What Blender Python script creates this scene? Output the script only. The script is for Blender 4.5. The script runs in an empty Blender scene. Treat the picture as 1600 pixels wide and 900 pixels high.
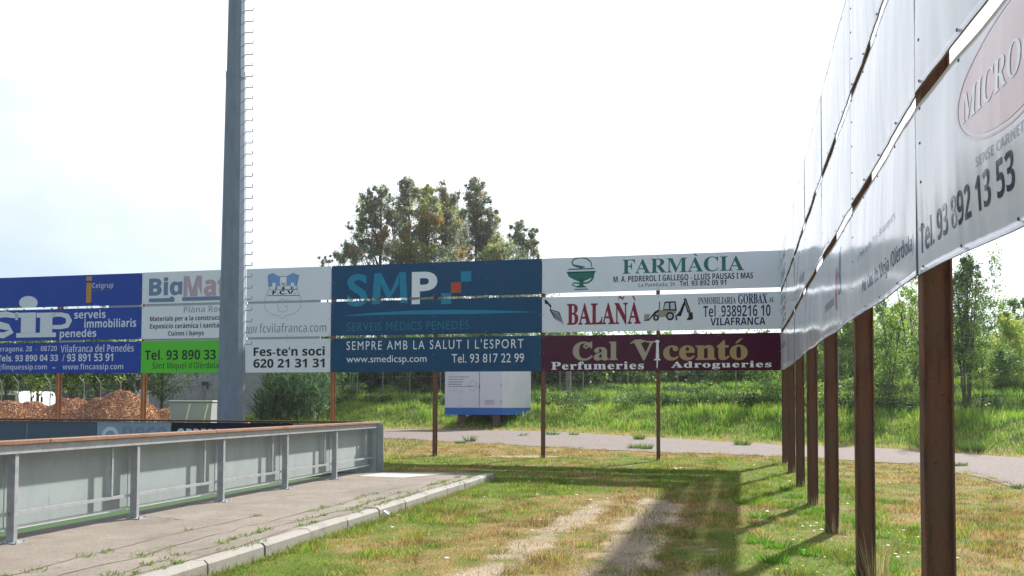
import bpy, bmesh, math, random
import numpy as np
from mathutils import Vector, Matrix
random.seed(7); rng = np.random.default_rng(7)
scene = bpy.context.scene
COL = scene.collection
PI = math.pi

# ------------------------------------------------------------------ camera
CAM = Vector((0, 0, 1.6)); F = 1300.0
cd = bpy.data.cameras.new('camera'); cam = bpy.data.objects.new('camera', cd); COL.objects.link(cam)
cd.sensor_width = 36; cd.lens = F / 1600 * 36; cd.shift_y = 0.085
cd.clip_start = 0.05; cd.clip_end = 5000
CM = Matrix.Rotation(math.radians(91.9), 4, 'X') @ Matrix.Rotation(0.004, 4, 'Z')
cam.matrix_world = Matrix.Translation(CAM) @ CM
scene.camera = cam
scene.render.resolution_x = 1024; scene.render.resolution_y = 576

# ------------------------------------------------------------------ daylight
SUN = Vector((0.75, 1.1, 1.0)).normalized()          # towards the sun
w = bpy.data.worlds.new('World'); scene.world = w; w.use_nodes = True
nt = w.node_tree; N = nt.nodes; L = nt.links; N.clear()
out = N.new('ShaderNodeOutputWorld'); bg = N.new('ShaderNodeBackground'); L.new(bg.outputs[0], out.inputs[0])
bg.inputs[1].default_value = 0.066
sky = N.new('ShaderNodeTexSky'); sky.sky_type = 'NISHITA'; sky.sun_disc = False
sky.sun_elevation = math.asin(SUN.z); sky.sun_rotation = math.atan2(SUN.x, SUN.y)
sky.altitude = 200; sky.air_density = 1.0; sky.dust_density = .9; sky.ozone_density = 1.0
tc = N.new('ShaderNodeTexCoord')
mp = N.new('ShaderNodeMapping'); mp.inputs['Scale'].default_value = (1.0, 1.0, 3.4); mp.inputs['Rotation'].default_value = (0.25, 0.12, 0.9)
L.new(tc.outputs['Generated'], mp.inputs[0])
nz = N.new('ShaderNodeTexNoise'); nz.inputs['Scale'].default_value = 1.5; nz.inputs['Detail'].default_value = 5; nz.inputs['Roughness'].default_value = .5
nz.inputs['Distortion'].default_value = .5
L.new(mp.outputs[0], nz.inputs[0])
dot = N.new('ShaderNodeVectorMath'); dot.operation = 'DOT_PRODUCT'; dot.inputs[1].default_value = SUN
L.new(tc.outputs['Generated'], dot.inputs[0])
# thin veil cloud: densest in the half of the sky that holds the sun, breaking up away from it
sc_ = N.new('ShaderNodeMath'); sc_.operation = 'MULTIPLY_ADD'; sc_.inputs[1].default_value = 2.4; sc_.inputs[2].default_value = -1.78
L.new(dot.outputs['Value'], sc_.inputs[0])
nm = N.new('ShaderNodeMath'); nm.operation = 'MULTIPLY_ADD'; nm.inputs[1].default_value = 1.9
L.new(nz.outputs['Fac'], nm.inputs[0]); L.new(sc_.outputs[0], nm.inputs[2]); nm.use_clamp = True
cr = N.new('ShaderNodeMapRange'); cr.interpolation_type = 'SMOOTHSTEP'
cr.inputs['From Min'].default_value = .05; cr.inputs['From Max'].default_value = 1.0; cr.inputs['To Min'].default_value = .22; cr.inputs['To Max'].default_value = 1.0
L.new(nm.outputs[0], cr.inputs['Value'])
mix = N.new('ShaderNodeMix'); mix.data_type = 'RGBA'
L.new(cr.outputs[0], mix.inputs['Factor']); L.new(sky.outputs[0], mix.inputs['A'])
mix.inputs['B'].default_value = (10.6, 11.0, 12.0, 1)
L.new(mix.outputs['Result'], bg.inputs[0])
sl = bpy.data.lights.new('sun', 'SUN'); sl.energy = 4.9; sl.angle = math.radians(1.4); sl.color = (1, .955, .88)
so = bpy.data.objects.new('sun', sl); COL.objects.link(so); so.rotation_euler = SUN.to_track_quat('Z', 'Y').to_euler()
scene.view_settings.view_transform = 'Standard'; scene.view_settings.look = 'None'
scene.view_settings.exposure = 1.0; scene.view_settings.gamma = 1
scene.cycles.max_bounces = 6; scene.cycles.transparent_max_bounces = 6

# ------------------------------------------------------------------ helpers
def lin(c):
    return tuple((v / 255 / 12.92 if v / 255 <= .04045 else ((v / 255 + .055) / 1.055) ** 2.4) for v in c)
def sh(c, g=1.5):                                      # albedo of a surface that the photo shows in shade
    return tuple(min(.85, v * g) for v in lin(c))
def put(o, label=None, cat=None, group=None, kind=None):
    if label: o['label'] = label
    if cat: o['category'] = cat
    if group: o['group'] = group
    if kind: o['kind'] = kind
    return o
def empty(name, loc, label=None, cat=None, group=None, kind=None):
    o = bpy.data.objects.new(name, None); COL.objects.link(o); o.location = loc; o.empty_display_size = .2
    return put(o, label, cat, group, kind)
def link(name, me, mats, parent=None, smooth=False):
    if not isinstance(mats, (list, tuple)): mats = [mats]
    for m in mats: me.materials.append(m)
    if smooth: me.polygons.foreach_set('use_smooth', [True] * len(me.polygons))
    o = bpy.data.objects.new(name, me); COL.objects.link(o)
    if parent:
        o.parent = parent                              # geometry is given in world space
        p = parent; off = Vector((0, 0, 0))
        while p: off += p.location; p = p.parent
        if off.length: me.transform(Matrix.Translation(-off))
    return o
class MB:
    def __init__(s): s.v = []; s.f = []; s.m = []
    def add(s, vs, fs, mi=0):
        b = len(s.v); s.v += [tuple(v) for v in vs]; s.f += [tuple(i + b for i in f) for f in fs]; s.m += [mi] * len(fs); return s
    def obox(s, o, ax, ay, az, mi=0):                  # corner-centred oriented box: centre o, half axes
        o, ax, ay, az = Vector(o), Vector(ax), Vector(ay), Vector(az)
        vs = [o + ax * i + ay * j + az * k for i in (-1, 1) for j in (-1, 1) for k in (-1, 1)]
        return s.add(vs, [(0, 1, 3, 2), (4, 6, 7, 5), (0, 4, 5, 1), (2, 3, 7, 6), (0, 2, 6, 4), (1, 5, 7, 3)], mi)
    def box(s, x0, x1, y0, y1, z0, z1, mi=0):
        return s.obox(((x0 + x1) / 2, (y0 + y1) / 2, (z0 + z1) / 2), ((x1 - x0) / 2, 0, 0), (0, (y1 - y0) / 2, 0), (0, 0, (z1 - z0) / 2), mi)
    def tube(s, pts, rs, n=6, mi=0, cap=True):
        pts = [Vector(p) for p in pts]
        if not isinstance(rs, (list, tuple)): rs = [rs] * len(pts)
        vs = []; fs = []
        for i, p in enumerate(pts):
            t = (pts[min(i + 1, len(pts) - 1)] - pts[max(i - 1, 0)]).normalized()
            a = t.cross(Vector((0, 1, 0)) if abs(t.y) < .9 else Vector((1, 0, 0))).normalized(); b = t.cross(a)
            vs += [p + (a * math.cos(2 * PI * k / n) + b * math.sin(2 * PI * k / n)) * rs[i] for k in range(n)]
        for i in range(len(pts) - 1):
            for k in range(n):
                fs.append((i * n + k, i * n + (k + 1) % n, (i + 1) * n + (k + 1) % n, (i + 1) * n + k))
        if cap:
            fs.append(tuple(range(n))[::-1]); fs.append(tuple((len(pts) - 1) * n + k for k in range(n)))
        return s.add(vs, fs, mi)
    def build(s, name, mats, parent=None, smooth=False, bevel=0):
        me = bpy.data.meshes.new(name); me.from_pydata(s.v, [], s.f)
        if isinstance(mats, (list, tuple)): me.polygons.foreach_set('material_index', s.m)
        if bevel:
            bm = bmesh.new(); bm.from_mesh(me); bmesh.ops.bevel(bm, geom=bm.edges[:], offset=bevel, segments=1, affect='EDGES'); bm.to_mesh(me); bm.free()
        me.update()
        return link(name, me, mats, parent, smooth)
def tri_mesh(name, V, T, mat, parent=None, tint=None, smooth=False, quads=False):
    me = bpy.data.meshes.new(name); k = 4 if quads else 3
    me.vertices.add(len(V)); me.vertices.foreach_set('co', np.asarray(V, 'f').ravel())
    me.loops.add(len(T) * k); me.loops.foreach_set('vertex_index', np.asarray(T, 'i').ravel())
    me.polygons.add(len(T)); me.polygons.foreach_set('loop_start', np.arange(0, len(T) * k, k, dtype='i'))
    me.polygons.foreach_set('loop_total', np.full(len(T), k, 'i'))
    me.update(calc_edges=True)
    if tint is not None:
        a = me.color_attributes.new('tint', 'FLOAT_COLOR', 'POINT')
        a.data.foreach_set('color', np.concatenate([np.asarray(tint, 'f'), np.ones((len(V), 1), 'f')], 1).ravel())
    return link(name, me, mat, parent, smooth)

# value noise, the same for ground colour and the grass on it
_perm = np.random.default_rng(3).random((256, 256))
def vnoise(x, y):
    xi = np.floor(x).astype(int); yi = np.floor(y).astype(int); fx = x - xi; fy = y - yi
    fx = fx * fx * (3 - 2 * fx); fy = fy * fy * (3 - 2 * fy)
    g = lambda i, j: _perm[i & 255, j & 255]
    return (g(xi, yi) * (1 - fx) + g(xi + 1, yi) * fx) * (1 - fy) + (g(xi, yi + 1) * (1 - fx) + g(xi + 1, yi + 1) * fx) * fy
def fbm(x, y, s=1.0, o=4):
    r = 0; a = .5; t = 0
    for i in range(o):
        r = r + a * vnoise(x * s + 17.3 * i, y * s + 5.1 * i); t += a; a *= .55; s *= 2.03
    return r / t
_pl = _perm.tolist()
def vn1(x, y):                                          # the same noise for single points
    xi = math.floor(x); yi = math.floor(y); fx = x - xi; fy = y - yi; fx = fx * fx * (3 - 2 * fx); fy = fy * fy * (3 - 2 * fy)
    a = _pl[xi & 255]; b = _pl[(xi + 1) & 255]; j = yi & 255; k = (yi + 1) & 255
    return (a[j] * (1 - fx) + b[j] * fx) * (1 - fy) + (a[k] * (1 - fx) + b[k] * fx) * fy
def sstep(a, b, x):
    t = np.clip((x - a) / (b - a), 0, 1); return t * t * (3 - 2 * t)

# pixel of the 1600x900 photograph -> ray; used to read real positions off the photograph
def ray(px, py):
    d = CM.to_3x3() @ Vector(((px - 800) / F, (450 - py) / F + .085 * 1600 / F, -1)); return d
def at(px, py, Y):
    d = ray(px, py); return CAM + d * (Y / d.y)
# ------------------------------------------------------------------ materials
def mat(name, col, rough=.7, metal=0, noise=None, bump=0, bscale=60, spec=.5, coat=0, tint=False, trans=0, scale3=(1, 1, 1), streak=None, obj=True):
    m = bpy.data.materials.new(name); m.use_nodes = True; n = m.node_tree.nodes; l = m.node_tree.links
    b = n['Principled BSDF']; b.inputs['Base Color'].default_value = (*col[:3], 1); b.inputs['Roughness'].default_value = rough
    b.inputs['Metallic'].default_value = metal; b.inputs['Specular IOR Level'].default_value = spec; b.inputs['Coat Weight'].default_value = coat
    t = n.new('ShaderNodeTexCoord'); mpn = n.new('ShaderNodeMapping'); mpn.inputs['Scale'].default_value = scale3; l.new(t.outputs['Object'], mpn.inputs[0])
    src = None
    if tint:
        a = n.new('ShaderNodeAttribute'); a.attribute_name = 'tint'; src = a.outputs['Color']
    def mixc(fac, A, Bc, typ='MIX'):
        x = n.new('ShaderNodeMix'); x.data_type = 'RGBA'; x.blend_type = typ
        l.new(fac, x.inputs['Factor'])
        if A is None: x.inputs['A'].default_value = (*col[:3], 1)
        else: l.new(A, x.inputs['A'])
        if isinstance(Bc, tuple): x.inputs['B'].default_value = (*Bc[:3], 1)
        else: l.new(Bc, x.inputs['B'])
        return x.outputs['Result']
    for (c2, s, lo, hi, sc3) in (noise or []):
        q = n.new('ShaderNodeTexNoise'); q.inputs['Scale'].default_value = s; q.inputs['Detail'].default_value = 6; q.inputs['Roughness'].default_value = .6
        if sc3:
            mq = n.new('ShaderNodeMapping'); mq.inputs['Scale'].default_value = sc3; l.new(t.outputs['Object'], mq.inputs[0]); l.new(mq.outputs[0], q.inputs[0])
        else: l.new(mpn.outputs[0], q.inputs[0])
        r = n.new('ShaderNodeMapRange'); r.inputs['From Min'].default_value = lo; r.inputs['From Max'].default_value = hi; l.new(q.outputs['Fac'], r.inputs['Value'])
        src = mixc(r.outputs[0], src, c2)
    if src is not None: l.new(src, b.inputs['Base Color'])
    if bump:
        q = n.new('ShaderNodeTexNoise'); q.inputs['Scale'].default_value = bscale; q.inputs['Detail'].default_value = 5; l.new(mpn.outputs[0], q.inputs[0])
        bp = n.new('ShaderNodeBump'); bp.inputs['Strength'].default_value = bump; bp.inputs['Distance'].default_value = .02; l.new(q.outputs['Fac'], bp.inputs['Height']); l.new(bp.outputs[0], b.inputs['Normal'])
    if trans:
        tr = n.new('ShaderNodeBsdfTranslucent'); ms = n.new('ShaderNodeMixShader'); ms.inputs[0].default_value = trans
        if src is not None: l.new(src, tr.inputs[0])
        else: tr.inputs[0].default_value = (*col[:3], 1)
        l.new(b.outputs[0], ms.inputs[1]); l.new(tr.outputs[0], ms.inputs[2]); l.new(ms.outputs[0], n['Material Output'].inputs[0])
    return m
M = {}
M['ground'] = mat('soil and turf', (.1, .1, .05), .95, tint=True, noise=[((.20, .165, .12), 55, .60, .80, None), ((.05, .07, .02), 24, .60, .85, None)], bump=.6, bscale=40, spec=.1)
M['blade'] = mat('grass blades', (.1, .2, .03), .6, tint=True, trans=.45, spec=.2)
M['leaf'] = mat('leaves', (.1, .2, .03), .5, tint=True, trans=.5, spec=.12)
M['bark'] = mat('bark', (.12, .09, .07), .9, noise=[((.05, .04, .03), 8, .4, .7, (1, 1, .2))], bump=.5)
M['gravel'] = mat('gravel', (.175, .148, .138), .95, noise=[((.27, .235, .222), 11, .5, .72, None), ((.16, .13, .115), 17, .55, .72, None), ((.17, .145, .10), .9, .5, .75, None), ((.13, .115, .1), 4, .55, .8, None)], bump=1, bscale=22, spec=.2)
M['pave'] = mat('worn pavement', (.225, .197, .165), .9, noise=[((.28, .245, .205), 1.6, .45, .7, None), ((.13, .11, .095), 55, .50, .70, None), ((.165, .14, .12), .7, .5, .72, None), ((.15, .125, .105), 4, .56, .74, None), ((.33, .30, .26), 95, .6, .75, None)], bump=.35, bscale=160, spec=.2)
M['crack'] = mat('crack dirt', (.10, .08, .06), 1)
M['kerb'] = mat('kerb concrete', (.28, .262, .235), .85, noise=[((.18, .165, .145), 5, .48, .72, None), ((.35, .33, .30), 50, .5, .8, None), ((.14,.13,.10), 2.2, .6, .75, None)], bump=.3)
M['galv'] = mat('galvanised steel', (.40, .415, .44), .5, .35, noise=[((.30, .32, .345), 9, .45, .7, None), ((.50, .51, .53), 45, .55, .8, None)], bump=.06, bscale=50)
M['mast'] = mat('mast steel', (.19, .235, .305), .6, .2, noise=[((.15, .19, .25), 6, .45, .7, (1, 1, .25)), ((.28, .32, .38), 40, .55, .75, None)], bump=.08, bscale=90)
M['infill'] = mat('painted infill sheet', (.30, .345, .345), .7, noise=[((.25, .295, .295), 3, .4, .7, (1, 1, .4)), ((.34, .385, .38), 60, .5, .8, None), ((.17, .205, .20), 14, .62, .8, (1, 1, .15))], bump=.1)
M['wood'] = mat('weathered handrail wood', (.27, .145, .088), .8, noise=[((.16, .08, .045), 7, .45, .7, (1, .25, 1)), ((.38, .25, .175), 26, .55, .8, (1, .3, 1))], bump=.3, bscale=50)
M['trim'] = mat('white trim', (.62, .62, .6), .6)
M['rust'] = mat('rusted steel', (.15, .082, .055), .85, .1, noise=[((.21, .075, .042), 2.3, .45, .62, (1, 1, .55)), ((.060, .030, .021), 4.0, .52, .66, (2, 2, .30)), ((.21, .16, .125), 9, .60, .72, (3.5, 3.5, .14)), ((.20, .075, .032), 60, .56, .70, None), ((.045, .025, .018), 28, .62, .74, None)], bump=.5, bscale=90)
M['rustlight'] = mat('orange rusted steel', (.36, .15, .06), .8, noise=[((.20, .085, .045), 5, .4, .7, (1, 1, .3)), ((.45, .24, .13), 14, .55, .8, (1, 1, .3))], bump=.3)
M['boardback'] = mat('sheet edge', (.25, .27, .3), .5, .3)
BD = dict(rough=.42, spec=.4)
def board(name, c, **k):
    d = tuple(v * .93 for v in c); return mat(name, c, .5, noise=[(d, 1.3, .5, .8, (1, 1, .35)), (tuple(v * .84 + .005 for v in c), 5, .58, .85, (1, 1, .10)), (tuple(min(1, v * 1.1) for v in c), 18, .6, .85, (1, 1, .3))], spec=.16, bump=.02, bscale=3, **k)
M['b_white'] = board('white sign sheet', (.80, .82, .88))
M['b_grey'] = board('pale grey sign sheet', (.75, .78, .86))
M['b_blue'] = board('royal blue sign sheet', (.012, .06, .38))
M['b_navy'] = board('petrol blue sign sheet', (.009, .07, .165))
M['b_green'] = board('lime green sign sheet', (.10, .55, .04))
M['b_maroon'] = board('maroon sign sheet', (.075, .011, .036))
def ink(name, c): return mat(name, c, .55, noise=[(tuple(min(.9, v * 1.15 + .01) for v in c), 12, .55, .85, None)], spec=.16)
I = dict(faint2=ink('pale lilac print', (.42, .42, .5)), white=ink('white print', (.80, .82, .88)), pale=ink('pale grey print', (.66, .71, .82)), black=ink('black print', (.018, .02, .028)), navy=ink('dark blue print', (.014, .024, .10)),
         ochre=ink('ochre print', (.50, .26, .045)), faint=ink('faded brown print', (.13, .10, .13)), fadeblue=ink('faded blue print', (.16, .235, .40)), fadepink=ink('faded pink print', (.50, .37, .44)), grey=ink('grey print', (.24, .28, .36)),
         cyan=ink('light blue print', (.018, .235, .40)), teal=ink('dull teal print', (.02, .175, .28)), orange=ink('orange red print', (.46, .09, .045)),
         crest=ink('crest blue print', (.19, .36, .66)), crestl=ink('crest outline print', (.30, .34, .42)), green=ink('green print', (.03, .17, .14)), red=ink('dark red print', (.24, .018, .05)),
         digger=ink('olive print', (.32, .31, .24)), glass=ink('window print', (.52, .56, .62)), cream=ink('cream print', (.40, .36, .27)), gold=ink('gold print', (.40, .30, .15)),
         bred=ink('faded red print', (.55, .10, .09)), bpink=ink('faded rose print', (.70, .50, .53)), byel=ink('pale yellow print', (.58, .42, .16)), bblue=ink('blue print', (.04, .12, .35)),
         bandblue=ink('blue band paint', (.03, .13, .42)))

# ------------------------------------------------------------------ ground levels
FAR = [(-140, 62), (-60, 50), (-20, 45.5), (-6.6, 42.8), (1.6, 40.8), (6.3, 35.7), (10.3, 31.4), (13.6, 29.5), (15.6, 24.5), (17.5, 15), (18.5, 0), (19, -60)]
NEAR = [(-140, 56), (-60, 45), (-20, 39), (-4.7, 34.2), (0, 30.6), (4.2, 27.4), (8.2, 25.4), (10.6, 22.1), (10.3, 18.2), (9.6, 15.2), (9.4, 8), (9.4, 0), (9.4, -60)]
def sdist(x, y, poly):                                 # > 0 beyond the line (away from the camera)
    best = np.full(np.shape(x), 1e9); sg = np.ones(np.shape(x))
    for (ax, ay), (bx, by) in zip(poly[:-1], poly[1:]):
        dx, dy = bx - ax, by - ay; L2 = dx * dx + dy * dy
        t = np.clip(((x - ax) * dx + (y - ay) * dy) / L2, 0, 1)
        ex, ey = x - ax - t * dx, y - ay - t * dy; d = np.hypot(ex, ey)
        c = dx * ey - dy * ex; m = d < best - 1e-9
        best = np.where(m, d, best); sg = np.where(m, np.where(c > 0, 1, -1), sg)
    return best * sg
def gz(x, y):
    x = np.asarray(x, float); y = np.asarray(y, float)
    z = -.045 * (1 - sstep(15, 21, y)) + .22 * sstep(26, 44, y)
    t = sdist(x, y, FAR) - .5 + .9 * (fbm(x, y, .25, 3) - .5)
    amp = sstep(-21, -10, x)
    e = 1.15 * sstep(0, 4.6, t) + .62 * sstep(6.2, 7.4, t) + .55 * sstep(11, 12.2, t) + .25 * sstep(17, 21, t)
    z = z + amp * (e + .12 * (fbm(x, y, .9, 3) - .5) * sstep(0, 2, t))
    z = z + .035 * (fbm(x, y, .8, 3) - .5) * sstep(3, 6, y)
    pit = (x < -2.2 + .25 * (y - 10)) & (y < 22)         # under pavement and pitch the soil lies lower
    return np.where(pit & (x < -2.33 + .254 * (y - 10.08) - .05) & (y < 17.8), -.08, z)
def g(x, y): return float(gz(np.array([x]), np.array([y]))[0])
C_GREEN = np.array((.12, .18, .022)); C_DRY = np.array((.19, .12, .045)); C_STRAW = np.array((.25, .19, .09)); C_GRAV = np.array((.31, .25, .175)); C_DARK = np.array((.035, .085, .02))
def masks(x, y):
    n1 = fbm(x, y, .55, 4); n2 = fbm(x + 40, y, 2.2, 3); n3 = fbm(x + 90, y + 9, 7.0, 2)
    yy = np.maximum(y, 0)
    a = np.exp(-((x - (-.3 + .31 * (yy - 8))) / .38) ** 2) * sstep(15.5, 12.5, y) * .95
    b = np.exp(-((x - (1.0 + .24 * (yy - 8))) / .52) ** 2) * sstep(16.5, 13.0, y)
    b2 = np.exp(-((x - (1.9 + .18 * (yy - 8))) / .35) ** 2) * sstep(13, 9, y) * .6
    rut = np.maximum(np.maximum(a, b), b2)
    bare = rut * 1.1 + .8 * (n2 - .5) + .7 * (n3 - .5) + .8 * (n1 - .5)
    bare = sstep(.42, .95, bare) * .93
    dirt = np.exp(-(((x - .4) / 1.6) ** 2 + ((y - 24.9) / .5) ** 2)); bare = np.maximum(bare, sstep(.4, .7, dirt + .5 * (n2 - .5)))
    hint = .36 * np.exp(-((x - (.2 + .28 * (yy - 8))) / 1.7) ** 2) * sstep(17.5, 13, y)         # worn round the ruts
    hint = hint + .24 * sstep(23, 27, y) + .22 * sstep(3.6, 5.4, x - .277 * (y - 8)) * sstep(30, 20, y)
    hint = hint - .34 * np.exp(-(((x + .2) / 1.6) ** 2 + ((y - 16.2) / 1.7) ** 2)) - .1 * np.exp(-((x - (3.2 + .27 * (yy - 8))) / .9) ** 2)
    dry = sstep(.40, .66, n1 * .38 + n2 * .37 + n3 * .25 + hint * .66 - .03) * .92
    return bare, dry, n2, n3
def gcol(x, y):
    bare, dry, n2, n3 = masks(x, y)
    t = sdist(x, y, FAR); emb = sstep(.6, 2.2, t + 1.2 * (n2 - .5))
    dry = dry * (1 - emb * .8)
    c = C_GREEN * .75 * (1 - dry)[:, None] + (C_DRY * (1 - n3)[:, None] + C_STRAW * n3[:, None]) * dry[:, None]
    c = c * (1 - bare)[:, None] + C_GRAV * bare[:, None]
    tn = sdist(x, y, NEAR); inn = (t < 0) & (tn > 0)
    return c * (.8 + .4 * n2)[:, None], bare, dry, emb

def axis(parts):
    r = []
    for a, b, s in parts: r += list(np.arange(a, b, s))
    r.append(parts[-1][1]); return np.array(r)
gx = axis([(-1500, -300, 200), (-300, -60, 12), (-60, -14, 1.0), (-14, -3.6, .5), (-3.6, 11.5, .14), (11.5, 30, .6), (30, 80, 2.5), (80, 320, 24), (320, 1500, 200)])
gy = axis([(-300, -20, 20), (-20, 3, 1.6), (3, 24, .14), (24, 32, .3), (32, 62, .5), (62, 120, 3), (120, 400, 25), (400, 2500, 250)])
X, Y = np.meshgrid(gx, gy); xf, yf = X.ravel(), Y.ravel(); zf = gz(xf, yf)
c, _, _, _ = gcol(xf, yf)
nx, ny = len(gx), len(gy); idx = np.arange(nx * ny).reshape(ny, nx)
Q = np.stack([idx[:-1, :-1], idx[:-1, 1:], idx[1:, 1:], idx[1:, :-1]], -1).reshape(-1, 4)
gr = tri_mesh('ground', np.stack([xf, yf, zf], 1), Q, M['ground'], tint=c, smooth=True, quads=True); put(gr, kind='structure')

# gravel track beyond the signs
def resample(poly, n):
    P = np.array(poly, float); d = np.r_[0, np.cumsum(np.hypot(*np.diff(P, axis=0).T))]; t = np.linspace(0, d[-1], n)
    return np.stack([np.interp(t, d, P[:, 0]), np.interp(t, d, P[:, 1])], 1)
nA = 420; A_ = resample(NEAR, nA); B_ = resample(FAR, nA); nb = 15; V = []; 
for j in range(nb):
    f = j / (nb - 1); P = A_ * (1 - f) + B_ * f
    wob = (fbm(P[:, 0], P[:, 1], 1.3, 3) - .5) * (.9 if j in (0, nb - 1) else 0); P = P + np.stack([wob, wob], 1) * .5
    V.append(np.stack([P[:, 0], P[:, 1], gz(P[:, 0], P[:, 1]) + .012 + .03 * math.sin(PI * f)], 1))
V = np.array(V).reshape(-1, 3); ii = np.arange(nb * nA).reshape(nb, nA)
Q = np.stack([ii[:-1, :-1], ii[:-1, 1:], ii[1:, 1:], ii[1:, :-1]], -1).reshape(-1, 4)
put(tri_mesh('gravel_track', V, Q, M['gravel'], quads=True, smooth=True), kind='structure')

# pavement with kerb
PZ = .10
def bar(y): return -5.22 + .247 * (y - 8.82)            # line of the near barrier
def krb(y): return -2.33 + .254 * (y - 10.08)
mb = MB(); YE = 17.75
ys = [-12, -4, 0, 4, 8, 12, 15, YE]
vs = []; fs = []
for y in ys: vs += [(bar(y) - .50, y, PZ), (krb(y) - .12, y, PZ), (bar(y) - .50, y, -.3), (krb(y) - .12, y, -.3)]
for i in range(len(ys) - 1): a = i * 4; fs += [(a, a + 1, a + 5, a + 4), (a + 1, a + 3, a + 7, a + 5), (a, a + 4, a + 6, a + 2)]
e = (len(ys) - 1) * 4; fs.append((e, e + 1, e + 3, e + 2)); mb.add(vs, fs)
pav = put(mb.build('pavement', M['pave']), kind='structure')
def ribbon(pts, ws, z, name, m, parent):
    mb = MB(); vs = []; fs = []
    for i, (x, y) in enumerate(pts):
        a = Vector(pts[max(i - 1, 0)]); b = Vector(pts[min(i + 1, len(pts) - 1)]); t = (b - a).normalized(); n_ = Vector((-t.y, t.x)) * ws[i] / 2
        vs += [(x + n_.x, y + n_.y, z), (x - n_.x, y - n_.y, z)]
        if i: fs.append((2 * i - 2, 2 * i - 1, 2 * i + 1, 2 * i))
    mb.add(vs, fs); return mb.build(name, m, parent)
cracks = [[(krb(y) - o + .05 * math.sin(y * 1.7 + o) + .5 * (vnoise(np.array([y * 3.]), np.array([o * 9]))[0] - .5) * .25, y) for y in np.arange(a, b, .12)] for o, a, b in ((1.28, 5.2, 11.2), (.80, 6.2, 15.6), (.42, 6.0, 16.8), (.17, 5.6, 17.4))]
cracks.append([(-4.6 + .04 * i, 10.8 - .022 * i + .012 * (i % 3)) for i in range(13)])
for ck in cracks: ribbon(ck, [random.uniform(.004, .022) for _ in ck], PZ + .004, 'crack', M['crack'], pav)
# lighter concrete pad at the barrier's end
mb = MB(); mb.add([(-3.1, 16.9, PZ + .004), (-2.15, 16.6, PZ + .004), (-1.2, 17.7, PZ + .004), (-2.75, 17.74, PZ + .004)], [(0, 1, 2, 3)]); mb.build('concrete_patch', mat('pale concrete', (.43, .40, .37), .9, noise=[((.45, .42, .38), 5, .4, .7, None)]), pav)
kb = empty('kerb', (krb(10), 10, 0), kind='structure')
y = -3.0; k = 0
while y < YE - .2:
    l_ = random.uniform(.96, 1.02); y1 = min(y + l_, YE); dz = random.uniform(-.008, .008); dx = random.uniform(-.008, .008); gap = .012
    mb = MB(); xs = [(krb(yy) + dx) for yy in (y + gap, y1 - gap)]
    pr = [(-.118, -.2), (-.118, PZ + .006 + dz), (-.012, PZ + .006 + dz), (.022, PZ - .03 + dz), (.026, -.2)]
    vs = [(xs[0] + a, y + gap, b) for a, b in pr] + [(xs[1] + a, y1 - gap, b) for a, b in pr]
    mb.add(vs, [(0, 1, 6, 5), (1, 2, 7, 6), (2, 3, 8, 7), (3, 4, 9, 8), (0, 4, 3, 2, 1), (5, 6, 7, 8, 9)]); mb.build('kerb_stone', M['kerb'], kb); y += l_
for i in range(3):                                      # the kerb turns along the pavement's far end
    x0 = krb(YE) - .12 - i * .93; mb = MB(); mb.box(x0 - .92, x0 + (.14 if i == 0 else 0), YE + .004, YE + .12, -.2, PZ + .004 * (i - 1)); mb.build('kerb_stone', M['kerb'], kb)
# pitch inside the barriers
def turf(x0, x1): pass
mb = MB(); mb.add([(bar(-12) - .50, -12, .07), (bar(18.3) - .50, 18.3, .07), (-30, 23.2, .07), (-60, -12, .07)], [(0, 1, 2, 3)])
put(mb.build('pitch', mat('artificial turf', (.03, .085, .022), .9, noise=[((.05, .12, .035), 90, .5, .75, None)], bump=.6, bscale=120)), kind='structure')

# ------------------------------------------------------------------ 2D art: lettering and emblems
STY = dict(bs=(0x1D400, 0x1D41A, 0x1D7CE), s=(0x1D5A0, 0x1D5BA, 0x1D7E2), sb=(0x1D5D4, 0x1D5EE, 0x1D7EC), sbi=(0x1D63C, 0x1D656, 0x1D7EC))
ACC = {'À': ('A', -1), 'È': ('E', -1), 'Ñ': ('N', 0), 'à': ('a', -1), 'è': ('e', -1), 'Í': ('I', 1), 'ó': ('o', 1), 'í': ('i', 1)}
def style(ch, st):
    if not st: return ch
    U, l_, d = STY[st]
    if 'A' <= ch <= 'Z': return chr(U + ord(ch) - 65)
    if 'a' <= ch <= 'z': return chr(l_ + ord(ch) - 97)
    if '0' <= ch <= '9': return chr(d + ord(ch) - 48)
    return ch
TX = []
def rawtext(s, off=0, sp=1.0):
    if not TX:                                          # one text datablock, reused for every line
        TX.append(bpy.data.objects.new('text', bpy.data.curves.new('text', 'FONT')))
    o = TX[0]; c = o.data; c.body = s; c.offset = off; c.space_character = sp; c.resolution_u = 4; me = o.to_mesh()
    V = [(v.co.x, v.co.y) for v in me.vertices]; Fc = [tuple(p.vertices) for p in me.polygons]
    o.to_mesh_clear(); return V, Fc
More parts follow.
